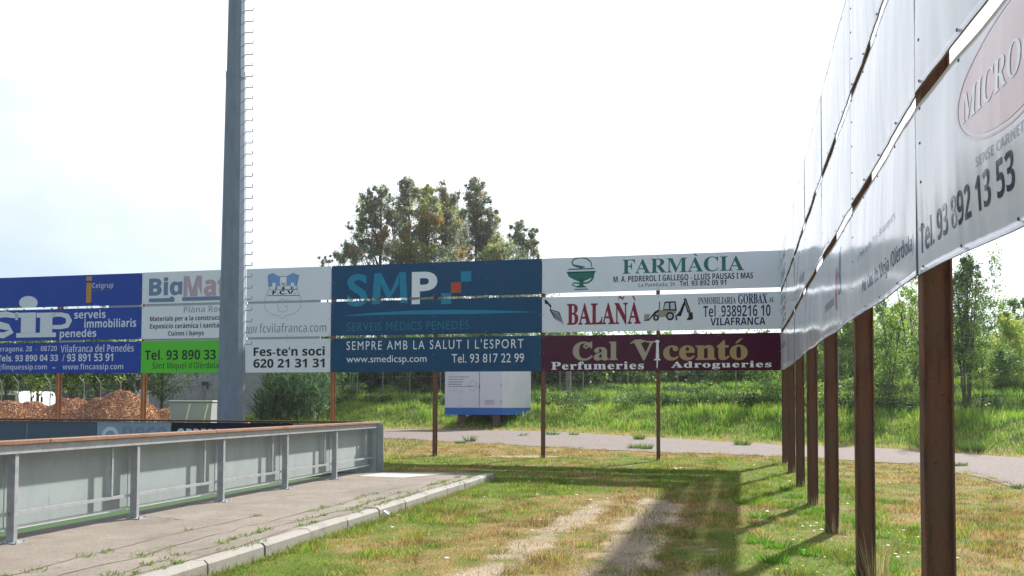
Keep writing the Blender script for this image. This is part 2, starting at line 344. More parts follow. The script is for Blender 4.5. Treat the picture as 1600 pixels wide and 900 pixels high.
def text2d(s, box, st=None, off=0, sp=1.0):
    if st == 's': st = 'sb'; off -= .022                # the light cut of the same sans
    x0, x1, y0, y1 = box; plain = ''.join(style(ACC[c][0] if (st and c in ACC) else c, st) for c in s)
    V, Fc = rawtext(plain, off, sp)
    if st:
        for i, c in enumerate(s):
            if c in ACC:
                a, _ = rawtext(plain[:i + 1], off, sp); hi = max(p[0] for p in a); b, _ = rawtext(plain[i], off, sp); wd = max(p[0] for p in b) - min(p[0] for p in b); top = max(p[1] for p in b)
                cx = hi - wd / 2; kd = ACC[c][1]; n0 = len(V)
                if kd: q = [(cx + kd * .12, top + .22), (cx + kd * .02 + kd * .0, top + .19), (cx - kd * .10, top + .05), (cx - kd * .02, top + .05)]; V += q; Fc.append((n0, n0 + 1, n0 + 2, n0 + 3))
                else:
                    q = [(cx - .17, top + .07), (cx - .1, top + .17), (cx - .02, top + .14), (cx + .08, top + .09), (cx + .16, top + .18)]
                    V += q + [(x, y_ + .07) for x, y_ in q]; Fc += [(n0 + k, n0 + k + 1, n0 + k + 6, n0 + k + 5) for k in range(4)]
    xs = [p[0] for p in V]; ys_ = [p[1] for p in V]; a, b, c_, d = min(xs), max(xs), min(ys_), max(ys_)
    return [((p[0] - a) / (b - a) * (x1 - x0) + x0, (p[1] - c_) / (d - c_) * (y1 - y0) + y0) for p in V], Fc
def stroke2d(pts, ws):
    if not isinstance(ws, (list, tuple)): ws = [ws] * len(pts)
    V = []; Fc = []
    for i, p in enumerate(pts):
        a = Vector(pts[max(i - 1, 0)]); b = Vector(pts[min(i + 1, len(pts) - 1)]); t = (b - a).normalized(); n_ = Vector((-t.y, t.x)) * ws[i] / 2
        V += [(p[0] + n_.x, p[1] + n_.y), (p[0] - n_.x, p[1] - n_.y)]
        if i: Fc.append((2 * i - 2, 2 * i - 1, 2 * i + 1, 2 * i))
    return V, Fc
def ell(cx, cy, rx, ry, n=28, a0=0, a1=2 * PI): return [(cx + rx * math.cos(a0 + (a1 - a0) * k / n), cy + ry * math.sin(a0 + (a1 - a0) * k / n)) for k in range(n + (0 if abs(a1 - a0 - 2 * PI) < 1e-6 else 1))]
def poly2d(p): return list(p), [tuple(range(len(p)))]
def join2d(*L_):
    V = []; Fc = []
    for v, f in L_: b = len(V); V += v; Fc += [tuple(i + b for i in q) for q in f]
    return V, Fc
def clip2d(art, z0, z1, cuts=(), zcuts=()):
    bm = bmesh.new(); V, Fc = art; bv = [bm.verts.new((x, 0, z)) for x, z in V]
    for f in Fc:
        try: bm.faces.new([bv[i] for i in f])
        except ValueError: pass
    for z, s in ((z0, -1), (z1, 1)):
        bmesh.ops.bisect_plane(bm, geom=bm.verts[:] + bm.edges[:] + bm.faces[:], plane_co=(0, 0, z), plane_no=(0, 0, s), clear_outer=True)
    for c_ in cuts:
        bmesh.ops.bisect_plane(bm, geom=bm.verts[:] + bm.edges[:] + bm.faces[:], plane_co=(c_, 0, 0), plane_no=(1, 0, 0))
    for c_ in zcuts:
        bmesh.ops.bisect_plane(bm, geom=bm.verts[:] + bm.edges[:] + bm.faces[:], plane_co=(0, 0, c_), plane_no=(0, 0, 1))
    bmesh.ops.triangulate(bm, faces=[f for f in bm.faces if len(f.verts) > 4])
    bm.verts.index_update(); V = [(v.co.x, v.co.z) for v in bm.verts]; Fc = [tuple(v.index for v in f.verts) for f in bm.faces]; bm.free(); return V, Fc

# ------------------------------------------------------------------ front row of signs
SL = -.2305; U = Vector((1, SL, 0)).normalized(); NF = Vector((U.y, -U.x, 0))   # NF points to the camera
if NF.y > 0: NF = -NF
C0 = Vector((7.38, 22.5, 0))
def f_sz(px, py):
    d = ray(px, py); t = (C0 - CAM).dot(NF) / d.dot(NF); P = CAM + d * t; return (P - C0).dot(U), P.z
def fs(px): return f_sz(px, 500)[0]
def fp(s, z, off=0): p = C0 + U * s + NF * off; return Vector((p.x, p.y, z))
def fbox(x0, x1, yt, yb):
    xm = (x0 + x1) / 2; return (fs(x0), fs(x1), f_sz(xm, yb)[1], f_sz(xm, yt)[1])
ROWS = [(2.51, 3.545), (3.62, 4.67), (4.745, 5.78)]
def sheet(parent, s0, s1, z0, z1, m, back=.03):
    mb = MB(); vs = [fp(s, z, o) for o in (0, -back) for s in (s0, s1) for z in (z0, z1)]
    mb.add(vs, [(0, 2, 3, 1), (4, 5, 7, 6), (0, 1, 5, 4), (2, 6, 7, 3), (1, 3, 7, 5), (0, 4, 6, 2)])
    o = mb.build('panel', m, parent)
    mb = MB()
    for s in np.arange(s0 + .05, s1, (s1 - s0 - .1) / max(2, round((s1 - s0) / 1.6)) - 1e-6):
        for z in (z0 + .05, (z0 + z1) / 2, z1 - .05): mb.obox(fp(s, z, .002), U * .011, NF * .003, Vector((0, 0, .011)))
    put(mb.build('screws', M['boardback'], o), kind='stuff')
    return o
def print_on(panel, art, ikey, z0, z1, layer=1, name='lettering', mapper=None, cuts=(), zcuts=()):
    V, Fc = clip2d(art, z0, z1, cuts, zcuts)
    if not Fc: return
    mapper = mapper or (lambda s, z, o: fp(s, z, o))
    me = bpy.data.meshes.new(name); me.from_pydata([mapper(s, z, .0035 * layer) for s, z in V], [], Fc); me.update()
    return link(name, me, I[ikey], panel)
def sign(label, px0, px1, rows, colours, arts, bat=(), group='sponsor signs in the row behind the pitch end'):
    s0, s1 = fs(px0) + .008, fs(px1) - .008
    root = empty('advertising_board', fp((s0 + s1) / 2, ROWS[rows[0]][0]), label, 'sign', group)
    for r, c_ in zip(rows, colours):
        z0, z1 = ROWS[r]; ins_ = .014 if len(rows) == 1 else 0; z0 += random.uniform(-.006, .006) + ins_ * (r > 0); z1 += random.uniform(-.006, .006) - ins_ * (r < 2)
        p = sheet(root, s0, s1, z0, z1, M[c_])
        for a in arts:
            art, ik = a[0], a[1]; lay = a[2] if len(a) > 2 else 1; nm_ = a[3] if len(a) > 3 else 'lettering'
            zs = [q[1] for q in art[0]]
            if min(zs) < z1 and max(zs) > z0: print_on(p, art, ik, z0 + .001, z1 - .001, lay, nm_)
    for r0, s_a, s_b in bat:
        a0, b0 = fs(s_a), fs(s_b); MB().obox(fp((a0 + b0) / 2, ROWS[r0][1] + .05, -.05), U * ((b0 - a0) / 2), NF * .012, Vector((0, 0, .07))).build('batten', M['batten'], root)
    return root
M['batten'] = mat('pale batten', (.40, .42, .48), .7)
T = text2d
def B(x0, x1, yt, yb): return fbox(x0, x1, yt, yb)
def pp(pts): return [f_sz(*q) for q in pts]
def R4(x0, x1, yt, yb):
    a = fbox(x0, x1, yt, yb); return poly2d([(a[0], a[2]), (a[1], a[2]), (a[1], a[3]), (a[0], a[3])])
# blue estate agents' sign
sign('royal blue sign lettered sip serveis immobiliaris with a white dotted i, in three rows', -180, 221, [0, 1, 2], ['b_blue'] * 3, bat=((1, 168, 219), (0, 93, 130)), arts=[
    (poly2d([f_sz(*p) for p in ell(44.5, 473, 14.5, 10.5)]), 'pale', 1, 'emblem'),
    (T('sıp'.replace('ı', 'i'), (0, 1, 0, 1), 'bs'), 'pale')][:1] + [
    (join2d(stroke2d(pp([(27, 494), (8, 491), (-12, 494), (-18, 501), (-6, 507), (12, 511), (18, 518), (6, 524), (-22, 522)]), [.16, .2, .2, .22, .26, .22, .2, .2, .16]), R4(24, 28, 488, 500)), 'pale'),
    (join2d(R4(27, 56, 488.5, 496), R4(33, 56, 496, 520), R4(26, 88, 520, 527)), 'pale'),
    (join2d(R4(57, 86, 488.5, 496), R4(63, 82, 496, 520), stroke2d(pp([(82, 491.5), (96, 491.5), (105, 494), (108, 501), (105, 508.5), (96, 511), (82, 511)]), [.13, .14, .18, .24, .18, .14, .13])), 'pale'),
    (R4(133.5, 142.5, 432, 438.5), 'ochre', 1, 'emblem'), (R4(134, 142, 442, 473), 'ochre', 1, 'emblem'),
    (T('Ceigrup', B(143.5, 176, 441.5, 452.5), 's'), 'pale'), (T('FINQUES SIP S.A.', B(144, 169, 453.5, 456), 'sb'), 'faint'),
    (T('serveis', B(116, 165, 484.5, 497.5), 'sb'), 'pale'), (T('immobiliaris', B(132, 213, 498, 511.5), 'sb'), 'pale'), (T('penedès', B(94, 151, 514, 530.5), 'sb'), 'pale'),
    (T('Tarragona, 28  -  08720', B(-9, 90, 541, 551.5), 's', .006), 'pale'), (T('Vilafranca del Penedès', B(96, 210, 538, 550), 's', .006), 'pale'),
    (T('Tels. 93 890 04 33', B(-2, 92, 554, 564.5), 'sb'), 'pale'), (T('/ 93 891 53 91', B(99, 178, 552.5, 564.5), 'sb'), 'pale'),
    (T('info@finquessip.com', B(-22, 75, 569, 580), 's', .006), 'pale'), (T('-', B(84, 88, 574, 575.5), 'sb'), 'pale'), (T('www.fincassip.com', B(99.5, 194, 568, 580), 's', .006), 'pale')])
sign('pale grey sign for a builders merchant above a lime green strip, half behind the mast', 221, 384, [0, 1, 2], ['b_green', 'b_grey', 'b_grey'], bat=((0, 226, 384), (1, 226, 384)), arts=[
    (T('Big', B(232, 284, 433, 470), 'sb', .02), 'fadeblue'), (T('Mat', B(286, 354, 430.5, 463), 'sb', .02), 'fadepink'),
    (R4(232, 272, 466, 472), 'fadeblue', 1, 'emblem'), (R4(284, 384, 463, 469), 'fadeblue', 1, 'emblem'),
    (T('Plana Rodona', B(287, 372, 477.5, 487.5), 's'), 'grey'), (T('Materials per a la construcció', B(234.5, 351, 493, 503), 'sb'), 'black'),
    (T('Exposició ceràmica i sanitàris', B(234.5, 353, 504.5, 515), 'sb'), 'black'), (T('Cuines i banys', B(263, 319, 516.5, 526.5), 'sb'), 'black'),
    (T('Tel. 93 890 33 01', B(227.5, 361, 546, 562), 'sb'), 'black'), (T("Sant Miquel d'Olèrdola", B(239.5, 342, 565.5, 579), 's'), 'black')])
cx = 442
def crest():
    sky_ = poly2d(pp([(418.5, 430), (426, 427), (435, 432), (449, 432), (458, 427), (467.5, 430), (464, 446), (419, 448)]))
    tow = join2d(R4(425, 430, 442, 451), R4(437, 447, 432.5, 446), R4(439, 445, 442, 452), R4(454, 459, 442, 451), R4(421, 463, 448, 452))
    slits = join2d(R4(430, 432, 448, 452), poly2d(pp([(441, 452), (443, 446), (445, 452)])), R4(454, 456, 448, 452))
    band = stroke2d(pp([(421.5, 452.5), (464.5, 452)]), .018); band2 = stroke2d(pp([(418, 462), (468, 461.5)]), .018)
    L1 = stroke2d(pp([(421, 452), (416, 462), (413, 472), (415, 484), (424, 491), (434, 493), (441, 498), (448, 493), (460, 490), (469, 482), (471, 470), (468, 461), (464, 452)]), .014)
    L2 = stroke2d(pp([(448, 470), (442, 467), (436, 470), (433.5, 478), (436, 486), (442, 488), (449, 485), (449, 479), (444, 478)]), .014)
    edge = stroke2d(pp([(421, 452), (423, 443), (419, 430.5), (426, 427), (435, 432), (449, 432), (458, 427), (467.5, 430.5), (463, 443), (465, 452)]), .016)
    return sky_, tow, slits, band, band2, L1, L2, edge
k = crest()
sign('pale grey football club sign with a blue castle crest, just right of the mast', 384, 517, [0, 1, 2], ['b_grey'] * 3, bat=((0, 386, 500), (1, 386, 500)), arts=[
    (k[0], 'crest', 1, 'emblem'), (k[1], 'white', 2, 'emblem'), (k[2], 'black', 3, 'emblem'), (k[3], 'black', 1, 'emblem'), (k[4], 'black', 1, 'emblem'), (k[5], 'crestl', 1, 'emblem'), (k[6], 'crestl', 1, 'emblem'), (k[7], 'grey', 3, 'emblem'),
    (T('F.C.V.', B(425, 461, 453.5, 460), 'sb', .01), 'black'), (T('www.fcvilafranca.com', B(371, 510, 505, 519.5), 's'), 'grey'),
    (T("Fes-te'n soci", B(397, 508, 541.5, 556), 'sb', .008), 'black'), (T('620 21 31 31', B(397, 508, 560.5, 574.5), 'sb', .008), 'black')])
swoosh = [(530, 494), (580, 489), (640, 485.5), (700, 484), (760, 484.5), (842, 487.5), (760, 490), (700, 491), (640, 491), (580, 492.5)]
sign('petrol blue medical services sign with large letters and small coloured squares', 517, 846.5, [0, 1, 2], ['b_navy'] * 3, [
    (T('S', B(542, 574, 428, 479), None, .028), 'cyan'), (join2d(poly2d(pp([(581, 475.5), (585, 427), (595.5, 426.5), (594, 475)])), poly2d(pp([(595.7, 426.5), (610, 456), (606, 470), (595, 444)])), poly2d(pp([(610.2, 456), (624, 425.5), (623, 445), (606.5, 470)])), poly2d(pp([(624.2, 425.5), (634, 425), (637, 473), (625.5, 473.5)]))), 'cyan'), (T('P', B(643, 683, 424.5, 475), None, .03), 'white'),
    (R4(720, 736, 424, 440), 'cyan', 1, 'emblem'), (R4(704.5, 720, 441, 457.5), 'orange', 1, 'emblem'), (R4(689, 705, 458, 475), 'cyan', 1, 'emblem'),
    (poly2d(pp(swoosh)), 'cyan', 1, 'emblem'), (T('SERVEIS MÈDICS PENEDÈS', B(542, 733, 499, 516), None, 0, 1.08), 'teal'),
    (T("SEMPRE AMB LA SALUT I L'ESPORT", B(542, 818, 531, 545.5), None, .0, 1.25), 'white'), (T('www.smedicsp.com', B(542, 667, 555, 569.5), None, .0), 'white'), (T('Tel. 93 817 22 99', B(706, 819, 552.5, 566.5), None, .0), 'white')])
def cup():
    bowl = poly2d(pp([(886, 424.5), (930, 423.5), (928, 432), (918, 437), (911, 440), (905, 440), (897, 437), (888, 432)]))
    rim = poly2d(pp([(888, 420), (929, 418.5), (929, 420.5), (888, 422)])); rim2 = poly2d(pp([(885.5, 424.8), (931, 423.2), (931, 425.6), (885.5, 427)]))
    knob = poly2d(pp(ell(908, 438.5, 5, 2.2))); stem = poly2d(pp([(906, 440), (911, 440), (912, 446), (918, 449), (900, 449.6), (905, 446)])); base = poly2d(pp([(897, 451.5), (919, 450.7), (919, 452.5), (897, 453.2)]))
    snake = stroke2d(pp([(925, 418), (923, 409), (916, 403.5), (906, 402.5), (897, 405), (893.5, 410), (896, 414.5), (902, 416), (908, 417.5), (914, 417)]), [.02, .035, .04, .04, .04, .04, .05, .07, .08, .02])
    tail = stroke2d(pp([(927, 432), (924, 438), (918, 442), (906, 442.5), (896, 442), (894, 445), (899, 447.5), (907, 447), (913, 449)]), [.07, .055, .05, .045, .04, .04, .03, .03, .02])
    return join2d(bowl, rim, rim2, knob, stem, base, snake, tail)
sign('white pharmacy sign with green cup and snake emblem, top row beside the corner', 846.5, 1222, [2], ['b_grey'], [
    (cup(), 'green', 1, 'emblem'), (T('FARMÀCIA', B(972.5, 1163, 395, 425.5), 'bs'), 'green'), (T('M. A. PEDREROL I GALLEGO - LLUÍS PAUSAS I MAS', B(958.5, 1177, 426, 438), 'sb'), 'black'),
    (T('La Parellada, 39 - ', B(998, 1059, 441.5, 448.5), 's'), 'black'), (T('Tel. 93 892 05 91', B(1062, 1135, 437.5, 446), 'sb'), 'black')])
def digger():
    P_ = lambda *q: poly2d(pp(q))
    C_ = lambda x, y, r: poly2d(pp(ell(x, y, r, r, 20)))
    dark = join2d(C_(1047, 494, 6.6), C_(1025, 496.5, 4.8), P_((1038, 472), (1040, 472), (1040, 484), (1036, 484)), P_((1039, 471.5), (1055.5, 470.5), (1056, 473), (1039, 473.6)), P_((1045.5, 473), (1047.5, 473), (1047.5, 484), (1045.5, 484)),
                  P_((1054, 472), (1056, 472), (1057.5, 486), (1055, 486)), P_((1037, 483), (1057, 483), (1057, 485), (1036, 485)), P_((1030, 471), (1031.3, 471), (1031.3, 483), (1030, 483)),
                  P_((1057, 492), (1062, 486), (1069, 470), (1072, 471), (1064, 494), (1058, 494)), P_((1068, 467), (1072, 466), (1079, 486), (1077, 489), (1074, 488)), P_((1076, 488), (1082, 488), (1083, 498), (1079, 500), (1072.5, 500), (1076, 495)),
                  P_((1005.5, 501.5), (1014, 498), (1023, 487), (1030, 483), (1030, 486), (1020, 494), (1014, 501)), P_((1055, 492), (1057, 492), (1058.5, 500.5), (1056, 500.5)))
    body = join2d(P_((1028, 484), (1056, 484.5), (1056, 490), (1041, 491), (1040, 495), (1028, 496), (1027, 488)), P_((1007, 491), (1016, 491), (1012, 501), (1006, 501.5)), P_((1020, 491), (1028, 485), (1030, 487), (1022, 494)))
    glass = join2d(P_((1039.5, 474), (1045, 474), (1045, 483), (1037, 483)), P_((1048, 474), (1053.5, 474), (1055, 483), (1048, 483)), C_(1047, 494, 3.6), C_(1025, 496.5, 2.2))
    hub = join2d(C_(1047, 494, 1.4), P_((1069.8, 469.5), (1071, 469.5), (1077.3, 486), (1075.8, 486.5)))
    return dark, body, glass, hub
dg_ = digger()
trowel = join2d(poly2d(pp(ell(853.5, 472.5, 2.4, 2.8))), poly2d(pp([(850, 469), (853, 468), (862, 478), (860, 480.5)])), stroke2d(pp([(861, 479), (859.5, 485), (862, 488)]), .02), stroke2d(pp([(859.5, 484), (873.5, 488), (880, 506), (866, 496), (859.5, 484)]), .03), stroke2d(pp([(862, 487), (877, 502)]), .012))
blade_ = poly2d(pp([(861, 486), (873, 489), (878, 503), (866, 495)]))
sign('white builder and digger sign between the pharmacy and maroon signs, middle row', 846.5, 1222, [1], ['b_grey'], [
    (trowel, 'black', 2, 'emblem'), (blade_, 'grey', 1, 'emblem'), (T('BALAÑÀ', B(886, 1001, 462, 507.5), 'bs', .012), 'red'), (dg_[1], 'digger', 1, 'emblem'), (dg_[0], 'black', 2, 'emblem'), (dg_[2], 'glass', 3, 'emblem'), (dg_[3], 'digger', 4, 'emblem'),
    (T('INMOBILIARIA', B(1091, 1150, 464, 475), 'bs'), 'navy'), (T('GORBAX', B(1153.5, 1199, 459, 474.5), 'bs', .006), 'navy'), (T('.SL', B(1201, 1210, 464.5, 472), 'bs'), 'navy'),
    (T('Tel .9389216 10', B(1099, 1204, 476, 494.5), 's', .014), 'navy'), (T('VILAFRANCA', B(1110, 1196, 496, 508), 'sb'), 'navy')])
perf = join2d(poly2d(pp(ell(1027, 533.5, 3.6, 2.4))), poly2d(pp([(1025.5, 535), (1029, 535), (1030, 562), (1024.5, 562)])), poly2d(pp([(1026, 562), (1028.3, 562), (1027.5, 575), (1025.8, 575)])), poly2d(pp([(1022, 561), (1032, 561), (1032, 563), (1022, 563)])))
swash = join2d(stroke2d(pp([(912, 541), (917, 536.5), (920, 540.5), (916, 544), (911, 541.5)]), [.05, .07, .07, .05, .03]), stroke2d(pp([(985, 537), (992, 532.5), (1001, 531.5), (1012, 534)]), [.03, .06, .05, .03]))
sign('maroon perfumery sign with cream art nouveau lettering, bottom row beside the corner', 846.5, 1222, [0], ['b_maroon'], [
    (T('Cal', B(895, 965, 533.5, 563.5), 'bs', .016), 'cream'), (T('V', B(988, 1023, 533, 563), 'bs', .016), 'cream'), (T('centó', B(1036, 1168, 529, 563), 'bs', .016), 'gold'), (swash, 'cream', 2, 'emblem'), (perf, 'white', 1, 'emblem'),
    (T('Perfumeries', B(861.5, 1006, 565, 577.5), 'bs', .012, 1.12), 'white'), (T('Adrogueries', B(1048.5, 1205, 564, 577), 'bs', .012, 1.12), 'white')])

# ------------------------------------------------------------------ steel posts (I sections)
def ipost(name, x, y, zt, dirn, m, label, group, depth=.165, fl=.10, cat='post'):
    zb = g(x, y) - .15; d = Vector((dirn[0], dirn[1], 0)).normalized(); p = Vector((-d.y, d.x, 0))      # d: across the web (towards the panel)
    root = empty(name, (x, y, zb + .15), label, cat, group); o = Vector((x, y, (zb + zt) / 2)); hz = Vector((0, 0, (zt - zb) / 2)); h = depth / 2; t = .011
    MB().obox(o + d * (h - t / 2), d * t / 2, p * fl / 2, hz).build('flange', m, root, bevel=.0015)
    MB().obox(o - d * (h - t / 2), d * t / 2, p * fl / 2, hz).build('flange', m, root, bevel=.0015)
    MB().obox(o, d * (h - t), p * .006, hz).build('web', m, root)
    return root
GP = 'rusty posts carrying the front signs'
names = {90: 'rusty post under the blue sign, in front of the wood chips', 223: 'rusty post where the blue sign meets the green one', 368: 'rusty post hidden close behind the floodlight mast', 519: 'rusty post where the club crest sign meets the petrol blue sign',
         679: 'rusty post under the petrol blue sign, left of the white cabin', 848: 'rusty post right of the white cabin, where maroon meets blue', 1028: 'rusty post under the middle of the maroon sign', -45: 'rusty post under the outer end of the blue sign'}
for px, lb in names.items():
    q = fp(fs(px), 0, -.03 - .0825 - .003); ipost('steel_post', q.x, q.y, 5.72, NF, M['rustlight'] if px < 600 else M['rust'], lb, GP)
# brackets seen in the gaps
# ------------------------------------------------------------------ right-hand banners
RP = [Vector((7.38 - .8117 * k, 22.5 - 2.93 * k, 0)) for k in range(7)]; RP.append(Vector((1.85, 2.05, 0))); RP.append(Vector((1.2, -.85, 0)))
ZB = [2.50, 2.44, 2.43, 2.45, 2.43, 2.40, 2.37, 2.29, 2.22]
ordn = ['corner', 'second', 'third', 'fourth', 'fifth', 'sixth', 'nearest']
for k in range(7):
    dv = (RP[k + 1] - RP[k]).normalized(); nn = Vector((-dv.y, dv.x, 0)); nn = nn if nn.x < 0 else -nn
    lb = ['rusty post at the corner where both sign rows meet', 'second rusty post from the corner, under the right-hand banners', 'third rusty post from the corner, under the right-hand banners', 'fourth rusty post from the corner, with dry stalks at its foot',
          'rusty post standing third nearest in the right-hand row', 'broad rusty post standing second nearest, dry stalks at its foot', 'broadest and nearest rusty post, below the rose oval banner'][k]
    ipost('steel_post', RP[k].x, RP[k].y, ZB[k] + 3.15, nn, M['rust'], lb, 'rusty posts carrying the right-hand banners')
ipost('steel_post', RP[7].x, RP[7].y, ZB[7] + 3.15, Vector((-.97, .23, 0)), M['rust'], 'rusty post out of frame, right beside the camera', 'rusty posts carrying the right-hand banners')
M['banner'] = mat('glossy white banner vinyl', (.80, .81, .88), .14, noise=[((.62, .64, .70), 2.2, .45, .75, (1, 1, .3))], spec=.5, bump=0)
M['screw'] = mat('dark screws', (.05, .05, .07), .5, .5)
M['hem'] = mat('banner hem', (.22, .22, .25), .6)
def rbay(k):
    a, b = RP[k], RP[k + 1]; d = (b - a); Ln = d.length; d.normalize(); n_ = Vector((-d.y, d.x, 0)); n_ = n_ if n_.x < 0 else -n_
    return a, b, d, Ln, n_
def wave(k, r, u, v):                                  # relief of the stretched vinyl, metres
    a = 2.1 * k + 1.3 * r
    f = lambda p, q: vn1(p + 31 * k, q + 17 * r) - .5
    am = .0085 if k >= 1 else .005
    if k == 0: return .004 * math.sin(u * 24 + v * 9) + .010 * f(u * 2, v * 2)
    return am * (1.3 * f(u * 1.6, v * .9) + .55 * f(u * 5.5, v * 1.3) + .28 * f(u * 12, v * 2.6)) + .022 * math.sin(PI * min(max(v, 0), 1)) * math.sin(PI * min(max(u / 3.04, 0), 1))
def rmap(k, r):
    a, b, d, Ln, n_ = rbay(k)
    def f(u, z, o):                                    # u metres from the far post, z metres above the row's foot
        zb = ZB[k] + (ZB[k + 1] - ZB[k]) * u / Ln; base = a + d * u + n_ * (.0825 + .012 + wave(k, r, u, z) + o); return Vector((base.x, base.y, zb + 1.09 * r + z + (.006 * math.sin(u * 3 + r))))
    return f
rown = ['lowest', 'middle', 'top']
bayn = ['in the bay at the corner', 'in the second bay from the corner', 'in the third bay from the corner', 'in the fourth bay from the corner', 'in the fifth bay from the corner', 'two bays before the nearest post', 'over the nearest post', 'out of frame beside the camera']
look = {(6, 0): 'banner with telephone number and faded rose oval', (5, 0): 'creased white banner with place name in brackets', (4, 0): 'white banner with red and blue marks', (2, 1): 'banner with yellow marks', (0, 1): 'rippled banner with dark lettering', (0, 2): 'rippled white banner with dark print'}
for k in range(8):
    a, b, d, Ln, n_ = rbay(k)
    for r in range(3):
        H = 1.0 if r < 2 else 1.05; f = rmap(k, r)
        lb = look.get((k, r), 'plain glossy white banner') + ', %s row ' % rown[r] + bayn[k]
        root = empty('advertising_banner', f(Ln / 2, 0, 0), lb, 'banner', 'white banners along the right-hand posts')
        nu, nv = 110, 26; V = np.array([f(Ln * i / nu * .997 + .004, H * j / nv, 0) for j in range(nv + 1) for i in range(nu + 1)])
        ii = np.arange((nu + 1) * (nv + 1)).reshape(nv + 1, nu + 1); Q = np.stack([ii[:-1, :-1], ii[:-1, 1:], ii[1:, 1:], ii[1:, :-1]], -1).reshape(-1, 4)
        nb_ = len(V); V2 = V - np.array(n_)[None] * .012   # real thickness
        edge = [ii[0, i] for i in range(nu + 1)] + [ii[j, nu] for j in range(1, nv + 1)] + [ii[nv, i] for i in range(nu - 1, -1, -1)] + [ii[j, 0] for j in range(nv - 1, 0, -1)]
        E4 = [(edge[i], edge[(i + 1) % len(edge)], edge[(i + 1) % len(edge)] + nb_, edge[i] + nb_) for i in range(len(edge))]
        pn = tri_mesh('sheet', np.concatenate([V, V2]), np.concatenate([Q, Q[:, ::-1] + nb_, np.array(E4)]), [M['banner'], M['hem']], root, quads=True, smooth=True)
        mi_ = np.zeros(len(pn.data.polygons), 'i'); mi_[-len(E4):] = 1; pn.data.polygons.foreach_set('material_index', mi_)
        mb = MB()
        for u in np.arange(.12, Ln, .75):
            for z in ([.035, H - .035] if (u > .15 and u < Ln - .5) else [.035, .28, .53, .76, H - .035]):
                q = f(u, z, .002); e_ = .0065 if k > 4 else .004; mb.obox(q, d * e_, n_ * .002, Vector((0, 0, e_)))
        put(mb.build('screws', M['screw'], root), kind='stuff')
        def rp(art, ik, lay=1, nm_='lettering'):
            # u runs from the far post towards the camera and reads left to right
            me = print_on(pn, art, ik, .01, H - .01, lay * .62, nm_, mapper=f, cuts=[q for q in np.arange(.05, Ln, .05)], zcuts=[q for q in np.arange(.04, H, .05)])
            if me:
                gk = 'gloss ' + ik
                if gk not in M:
                    M[gk] = I[ik].copy(); bs_ = M[gk].node_tree.nodes['Principled BSDF']; bs_.inputs['Roughness'].default_value = .12; bs_.inputs['Specular IOR Level'].default_value = .5
                me.data.materials.clear(); me.data.materials.append(M[gk])
        if k == 6 and r == 0:
            tv, tf = T('Tel. 93 892 13 53', (.06, 1.62, .11, .285), 's', .02); rp(([(a_, b_ + .055 * a_ / 1.6) for a_, b_ in tv], tf), 'navy')
            rp(join2d(([p for q in zip(ell(1.62, .70, .75, .27, 40), ell(1.62, .70, .725, .258, 40)) for p in q], [(2 * i, 2 * ((i + 1) % 40), 2 * ((i + 1) % 40) + 1, 2 * i + 1) for i in range(40)])), 'bpink', 1, 'emblem')
            rp(poly2d(ell(1.62, .70, .70, .243, 40)), 'bpink', 1, 'emblem'); rp(T('MICROCAR', (.97, 2.2, .61, .76), 'bs'), 'white', 2); rp(T('SENSE CARNET', (1.16, 1.75, .36, .405), 's'), 'faint2')
        if k == 5 and r == 0:
            rp(T('Pol. Clot de Moja (Olèrdola)', (.75, 2.96, .13, .28), 's', .012), 'navy'); rp(T('C/ Pont de les Tres Branques', (.5, 2.4, .45, .53), 's'), 'grey')
        if k == 4 and r == 0:
            rp(poly2d([(1.7, .25), (1.85, .2), (1.95, .62), (1.8, .7)]), 'bred', 1, 'emblem'); rp(poly2d([(2.0, .35), (2.25, .35), (2.2, .85), (2.05, .8)]), 'bblue', 1, 'emblem'); rp(T('construccions', (.4, 1.6, .3, .42), 'sb'), 'grey')
        if k == 2 and r == 1:
            rp(poly2d([(.6, .2), (1.0, .25), (1.9, .85), (1.6, .85)]), 'byel', 1, 'emblem'); rp(poly2d([(.2, .1), (.35, .1), (.35, .9), (.2, .9)]), 'byel', 1, 'emblem'); rp(T('Vilafranca', (1.7, 2.8, .15, .35), 'sb'), 'bblue')
        if k == 0 and r == 1:
            rp(T('PINTURES', (.3, 2.7, .62, .88), 'sb'), 'navy'); rp(T('DECORACIO', (.3, 2.7, .36, .54), 'sb'), 'red'); rp(T('Tel. 93 890 12 21', (.3, 2.7, .08, .28), 'sb'), 'navy')
        if k == 0 and r == 2: rp(T('VILAFRANCA', (.3, 2.6, .12, .42), 'sb'), 'navy'); rp(T('DEL PENEDES', (.3, 2.6, .56, .78), 'sb'), 'red')
        if k == 0 and r == 0: rp(T('www.vilafranca.cat', (.5, 2.7, .55, .75), 's'), 'grey')

